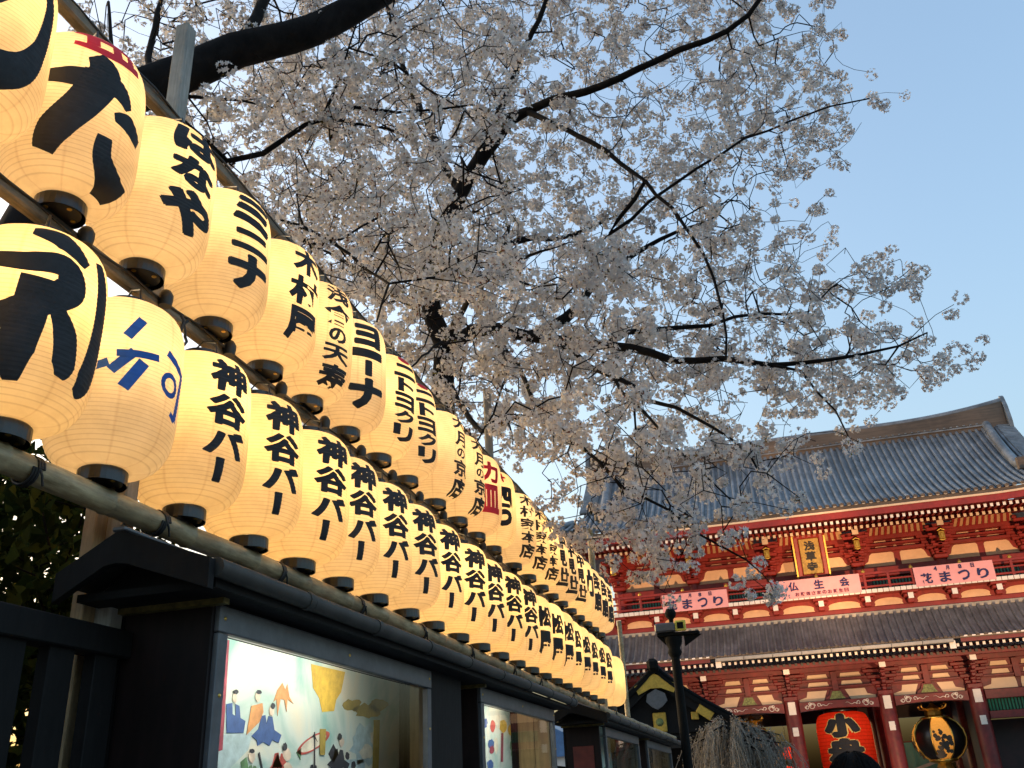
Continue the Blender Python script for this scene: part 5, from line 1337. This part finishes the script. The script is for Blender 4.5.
# ================================================================== SMALL BLACK AND GOLD SHRINE ROOF
t = thing('gabled_shrine', 'small black lacquered gabled shrine building with gold fittings beyond the lamp post', 'shrine', (-2.72, 22.0, 0))
def gable_curve(s, o=0.): return [(s*1.62*u, 4.12+o-1.30*u**.86+.10*u*u) for u in [k/10 for k in range(11)]]
for s in (-1, 1):
    a = gable_curve(s); b = gable_curve(s, -.22)
    mb = MB(); mb.prism(a+b[::-1], (0, -.06, 0), (1,0,0), (0,0,1), (0, .10, 0)); mb.build('bargeboard', M_black, t)
    a = gable_curve(s, .10); b = gable_curve(s, .0)
    mb = MB(); mb.prism(a+b[::-1], (0, -.12, 0), (1,0,0), (0,0,1), (0, 3.2, 0))
    for k in range(9): mb.tube([(p[0], .05+k*.36, p[1]+.03) for p in a], .06, 6)
    mb.build('roof_slope', M_iron, t)
    g = MB()
    for u in (.64, ):
        p = (s*1.62*u, 4.12-1.30*u**.86+.10*u*u-.12); rot = Matrix.Rotation(s*R(36), 3, 'Y'); g.box((p[0], -.085, p[1]), (.36, .03, .20), 0, rot, .02)
    p = (s*1.62*.48, 4.12-1.30*.48**.86+.02-.34); g.box((p[0]+s*.02, .02, p[1]), (.17, .03, .17), bev=.02); g.build('gold_fitting', M_gold, t)
    mb = MB(); mb.lathe([(.13, 0), (.12, 2.75)], (s*1.05, .35, 0), 12); mb.build('pillar', M_black2, t)
    mb = MB(); mb.lathe([(.13, 0), (.12, 2.75)], (s*1.05, 2.7, 0), 12); mb.build('pillar', M_black2, t)
mb = MB(); mb.prism([(-.48, 3.80), (0, 4.06), (.48, 3.80), (.40, 3.62), (.12, 3.74), (-.12, 3.74), (-.40, 3.62)], (0, -.10, 0), (1,0,0), (0,0,1), (0, .03, 0)); mb.build('gold_apex_plate', M_gold, t)
mb = MB(); mb.prism([(0, 3.72), (.20, 3.62), (.24, 3.46), (.12, 3.34), (0, 3.28), (-.12, 3.34), (-.24, 3.46), (-.20, 3.62)], (0, -.12, 0), (1,0,0), (0,0,1), (0, .07, 0)); mb.build('carved_pendant', M_frame, t)
mb = MB(); mb.box((0, .06, 3.02), (.30, .04, .42), bev=.02); mb.build('gold_pendant_plate', M_gold, t)
mb = MB(); mb.lathe([(.09, -.01), (.06, -.03)], (0, 0, 0), 10); o = mb.build('round_crest', M_carv, t, loc=(0, .045, 3.02)); o.rotation_euler = (R(-90), 0, 0)
mb = MB(); mb.prism([(-1.35, 2.78), (1.35, 2.78), (.95, 3.15), (.5, 3.55), (0, 3.88), (-.5, 3.55), (-.95, 3.15)], (0, .10, 0), (1,0,0), (0,0,1), (0, .08, 0)); mb.build('gable_wall', M_black, t)
mb = MB(); mb.box((0, .28, 2.80), (2.7, .22, .26), bev=.02); mb.box((0, 2.7, 2.80), (2.7, .22, .26), bev=.02); mb.build('lintel_beam', M_black, t)
mb = MB(); mb.box((0, .30, 1.5), (.30, .26, 2.7), bev=.02); mb.build('front_post', M_black2, t)
mb = MB(); mb.tube([(0, -.16, 4.18), (0, 3.1, 4.18)], .13, 10); mb.box((0, -.2, 4.24), (.26, .16, .28), bev=.08); mb.build('ridge', M_iron, t)
mb = MB(); mb.box((0, 1.5, .12), (2.8, 3.0, .24), bev=.02); mb.build('stone_base', M_stone, t)
mb = MB(); mb.box((0, 2.85, 1.5), (2.1, .08, 2.6)); mb.build('rear_boards', M_black, t)

# ================================================================== WEEPING TREE
t = thing('weeping_cherry', 'weeping tree with bare grey drooping twigs before the gate columns', 'tree', (-1.0, 19.5, 0)); t.scale = (1, 1, .95)
q = random.Random(21); g = np.random.default_rng(8)
mb = MB(); mb.tube([(0, 0, -.05), (.05, .05, 1.0), (-.05, .0, 2.0), (.02, .03, 2.75)], [.11, .09, .075, .05], 10)
ends = []
for k in range(26):
    a = q.uniform(0, 2*PI); r1 = q.uniform(.35, 1.05); top = q.uniform(2.6, 3.15)*(1-.10*r1)
    P = [Vector((0, 0, q.uniform(1.7, 2.7))), Vector((r1*.45*math.cos(a), r1*.45*math.sin(a), top)), Vector((r1*math.cos(a), r1*math.sin(a), top-.12))]
    mb.tube(P, [.03, .02, .012], 6); ends += [P[1], P[2], (P[1]+P[2])/2, (P[0]+P[1])/2]
mb.build('trunk', M_bark, t)
tw = MB(); cc, dd = [], []
for k in range(620):
    e = q.choice(ends); a = math.atan2(e.y, e.x)+q.gauss(0, .5); out = q.uniform(.05, .42); L = q.uniform(.8, 2.0)
    P = [e]
    for j in range(1, 9):
        f = j/8; P.append(Vector((e.x+out*math.cos(a)*min(1, f*2.2)+q.gauss(0, .012), e.y+out*math.sin(a)*min(1, f*2.2)+q.gauss(0, .012), e.z+.10*math.sin(min(1, f*3)*PI)-L*f*f**.25)))
    P = [p for p in P if p.z > .25]
    if len(P) > 2:
        tw.tube(P, [.008-.004*j/len(P) for j in range(len(P))], 4, cap=False)
        for p in P[1:]:
            for _ in range(3): cc.append(p+Vector((q.gauss(0, .02), q.gauss(0, .02), q.uniform(-.1, .1)))); dd.append((q.gauss(0, 1), q.gauss(0, 1), -1.0))
M_twig = leaf_mat('grey_drooping_twigs', [(.15,.135,.115), (.23,.21,.18), (.19,.17,.14)], .1)
tw.build('drooping_twigs', M_twig, t, fixn=False)
leaves_mesh('buds', cc, dd, .05, .010, leaf_mat('bud_leaves', [(.20,.185,.14), (.32,.29,.24), (.30,.25,.23), (.19,.19,.14)], .25), t, g)

# ================================================================== DISTANT HOUSE IN THE GAP
t = thing('distant_house', 'distant pale house with blue roof glimpsed through the gap between display cases', 'house', (-13.7, 58.0, 0))
mb = MB(); mb.box((0, 0, 1.9), (7, 6, 3.8)); w_ = mb.build('wall', M_white, t)
mb = MB(); mb.prism([(-3.9, 3.75), (3.9, 3.75), (0, 5.75)], (0, -3.4, 0), (1,0,0), (0,0,1), (0, 6.8, 0)); mb.build('roof', mat('blue_metal_roof', (.09, .20, .42), .4, .2, var=.15, scale=4), t)
for x in (-2, 0, 2):
    mb = MB(); mb.box((x, -3.02, 2.5), (1.0, .06, 1.2)); f = mb.build('window', M_frame, t); mb = MB(); mb.box((x, -3.06, 2.5), (.86, .03, 1.06)); mb.build('pane', M_cap, f)

# ================================================================== PERSON IN FRONT OF THE GATE
def skin(name, verts, edges, m, parent, sub=2):
    me = bpy.data.meshes.new(name); me.from_pydata([v[:3] for v in verts], edges, []); o = bpy.data.objects.new(name, me); COL.objects.link(o)
    mo = o.modifiers.new('s', 'SKIN'); mo.use_smooth_shade = True
    for i, v in enumerate(verts):
        sv = me.skin_vertices[0].data[i]; sv.radius = (v[3], v[4] if len(v) > 4 else v[3]); sv.use_root = (i == 0)
    s2 = o.modifiers.new('d', 'SUBSURF'); s2.levels = sub; s2.render_levels = sub
    dg = bpy.context.evaluated_depsgraph_get(); new = bpy.data.meshes.new_from_object(o.evaluated_get(dg)); new.name = name
    bpy.data.objects.remove(o); bpy.data.meshes.remove(me); new.materials.clear(); new.materials.append(m)
    new.polygons.foreach_set('use_smooth', [True]*len(new.polygons))
    o = bpy.data.objects.new(name, new); COL.objects.link(o); o.parent = parent; return o
pz = 1.66
per = thing('person', 'dark haired person in a dark jacket seen from behind, facing the gate', 'person', (at(851, 752, 3.75).x, 3.75, 0)); per.scale = (1, 1, at(851, 752, 3.75).z/1.672)
M_skin = mat('skin', (.55, .34, .24), .55, var=.06, scale=10); M_hair = mat('black_hair', (.006, .005, .005), .85, spec=.12, var=.4, scale=60, bump=.4, stretch=(6, 6, .5)); M_coat = mat('dark_jacket_cloth', (.03, .032, .04), .85, var=.25, scale=40, bump=.2); M_trs = mat('grey_trouser_cloth', (.06, .06, .065), .85, var=.2, scale=40); M_shoe = mat('black_shoe_leather', (.012, .012, .012), .4, var=.2, scale=20)
V_ = [(0,0,.92,.13,.10),(0,.01,1.12,.12,.09),(0,.0,1.32,.145,.095),(0,-.01,1.40,.05,.05),(0,0,1.46,.048,.05),(0,.01,1.54,.075,.085),(0,.0,1.60,.068,.080),
      (.17,-.01,1.34,.05),(.235,.0,1.10,.038),(.235,.07,.88,.027),(.235,.10,.80,.022),(-.17,-.01,1.34,.05),(-.235,.0,1.10,.038),(-.235,.07,.88,.027),(-.235,.10,.80,.022),
      (.09,0,.82,.085),(.10,.02,.48,.058),(.10,-.02,.09,.042),(.10,.10,.04,.040,.03),(-.09,0,.82,.085),(-.10,.02,.48,.058),(-.10,-.02,.09,.042),(-.10,.10,.04,.040,.03)]
E_ = [(0,1),(1,2),(2,3),(3,4),(4,5),(5,6),(2,7),(7,8),(8,9),(9,10),(2,11),(11,12),(12,13),(13,14),(0,15),(15,16),(16,17),(17,18),(0,19),(19,20),(20,21),(21,22)]
skin('body', V_, E_, M_skin, per)
skin('jacket', [(0,0,.86,.165,.125),(0,.01,1.12,.145,.115),(0,0,1.33,.165,.115),(0,-.01,1.41,.075,.07),(.18,-.01,1.345,.068),(.24,.0,1.10,.055),(.238,.06,.90,.045),(-.18,-.01,1.345,.068),(-.24,.0,1.10,.055),(-.238,.06,.90,.045)], [(0,1),(1,2),(2,3),(2,4),(4,5),(5,6),(2,7),(7,8),(8,9)], M_coat, per)
skin('trousers', [(0,0,.93,.14,.11),(.09,0,.80,.10),(.10,.02,.48,.075),(.10,-.02,.10,.062),(-.09,0,.80,.10),(-.10,.02,.48,.075),(-.10,-.02,.10,.062)], [(0,1),(1,2),(2,3),(0,4),(4,5),(5,6)], M_trs, per)
for s in (-1, 1):
    skin('shoe', [(s*.10,-.05,.045,.05,.045),(s*.10,.06,.04,.052,.04),(s*.10,.16,.03,.04,.03)], [(0,1),(1,2)], M_shoe, per, 1)
    for k, (fx, ln) in enumerate(((-.018, .062), (-.006, .07), (.006, .066), (.018, .052))):
        skin('finger', [(s*.235+fx, .105, .79, .010), (s*.235+fx, .112+.004*k, .79-ln*.5, .009), (s*.235+fx, .125, .79-ln, .007)], [(0,1),(1,2)], M_skin, per, 1)
    skin('thumb', [(s*.215, .10, .81, .011), (s*.198, .118, .785, .010), (s*.196, .13, .76, .008)], [(0,1),(1,2)], M_skin, per, 1)
    mb = MB(); mb.lathe([(.002, -.028), (.014, -.018), (.018, 0), (.012, .022), (.002, .03)], (0, 0, 0), 8); o = mb.build('ear', M_skin, per, loc=(s*.083, .01, 1.545))
    mb = MB(); mb.lathe([(.001, -.008), (.007, -.004), (.007, .004), (.001, .008)], seg=8); mb.build('eye', M_white, per, loc=(s*.030, .088, 1.555))
mb = MB(); mb.prism([(-.012, 1.515), (.012, 1.515), (.004, 1.56), (-.004, 1.56)], (0, .085, 0), (1,0,0), (0,0,1), (0, .022, 0)); mb.build('nose', M_skin, per)
mb = MB(); mb.box((0, .092, 1.495), (.04, .008, .009), bev=.003); mb.build('mouth', mat('lips', (.40, .14, .12), .5, var=.1), per)
mb = MB(); seg = 40; prof = []; vs = []
for i in range(15):
    ph = PI*i/14*.70; 
    for k in range(seg):
        a = 2*PI*k/seg; front = max(0, math.sin(a)); r = math.sin(min(ph, PI/2)) if ph < PI/2 else 1-.10*(ph-PI/2)
        z = math.cos(ph) if ph < PI/2 else -(ph-PI/2)*1.35
        if front > .3 and ph > PI*.36: z = max(z, .30); r = min(r, .98)
        st_ = 1+.02*math.sin(a*17+ph*3)+.012*math.sin(a*31); vs.append((.098*r*st_*math.cos(a), .108*r*st_*math.sin(a)-.012, 1.555+z*.115))
mb.add(vs, [(i*seg+k, i*seg+(k+1) % seg, (i+1)*seg+(k+1) % seg, (i+1)*seg+k) for i in range(14) for k in range(seg)], 0, True); 
q = random.Random(4)
for k in range(150):
    a = q.uniform(0, 2*PI); p0 = q.uniform(.1, 1.2); P = []
    for j in range(7):
        ph = p0+j*.13
        if math.sin(a) > .3 and ph > PI*.36: break
        r = math.sin(min(ph, PI/2)); z = math.cos(ph) if ph < PI/2 else -(ph-PI/2)*1.35
        P.append((.1005*r*math.cos(a+.04*math.sin(j)), .1105*r*math.sin(a+.04*math.sin(j))-.012, 1.555+z*.118+q.uniform(0, .002)))
    if len(P) > 2: mb.tube(P, [.0022]*(len(P)-1)+[.0006], 4)
mb.build('hair', M_hair, per)
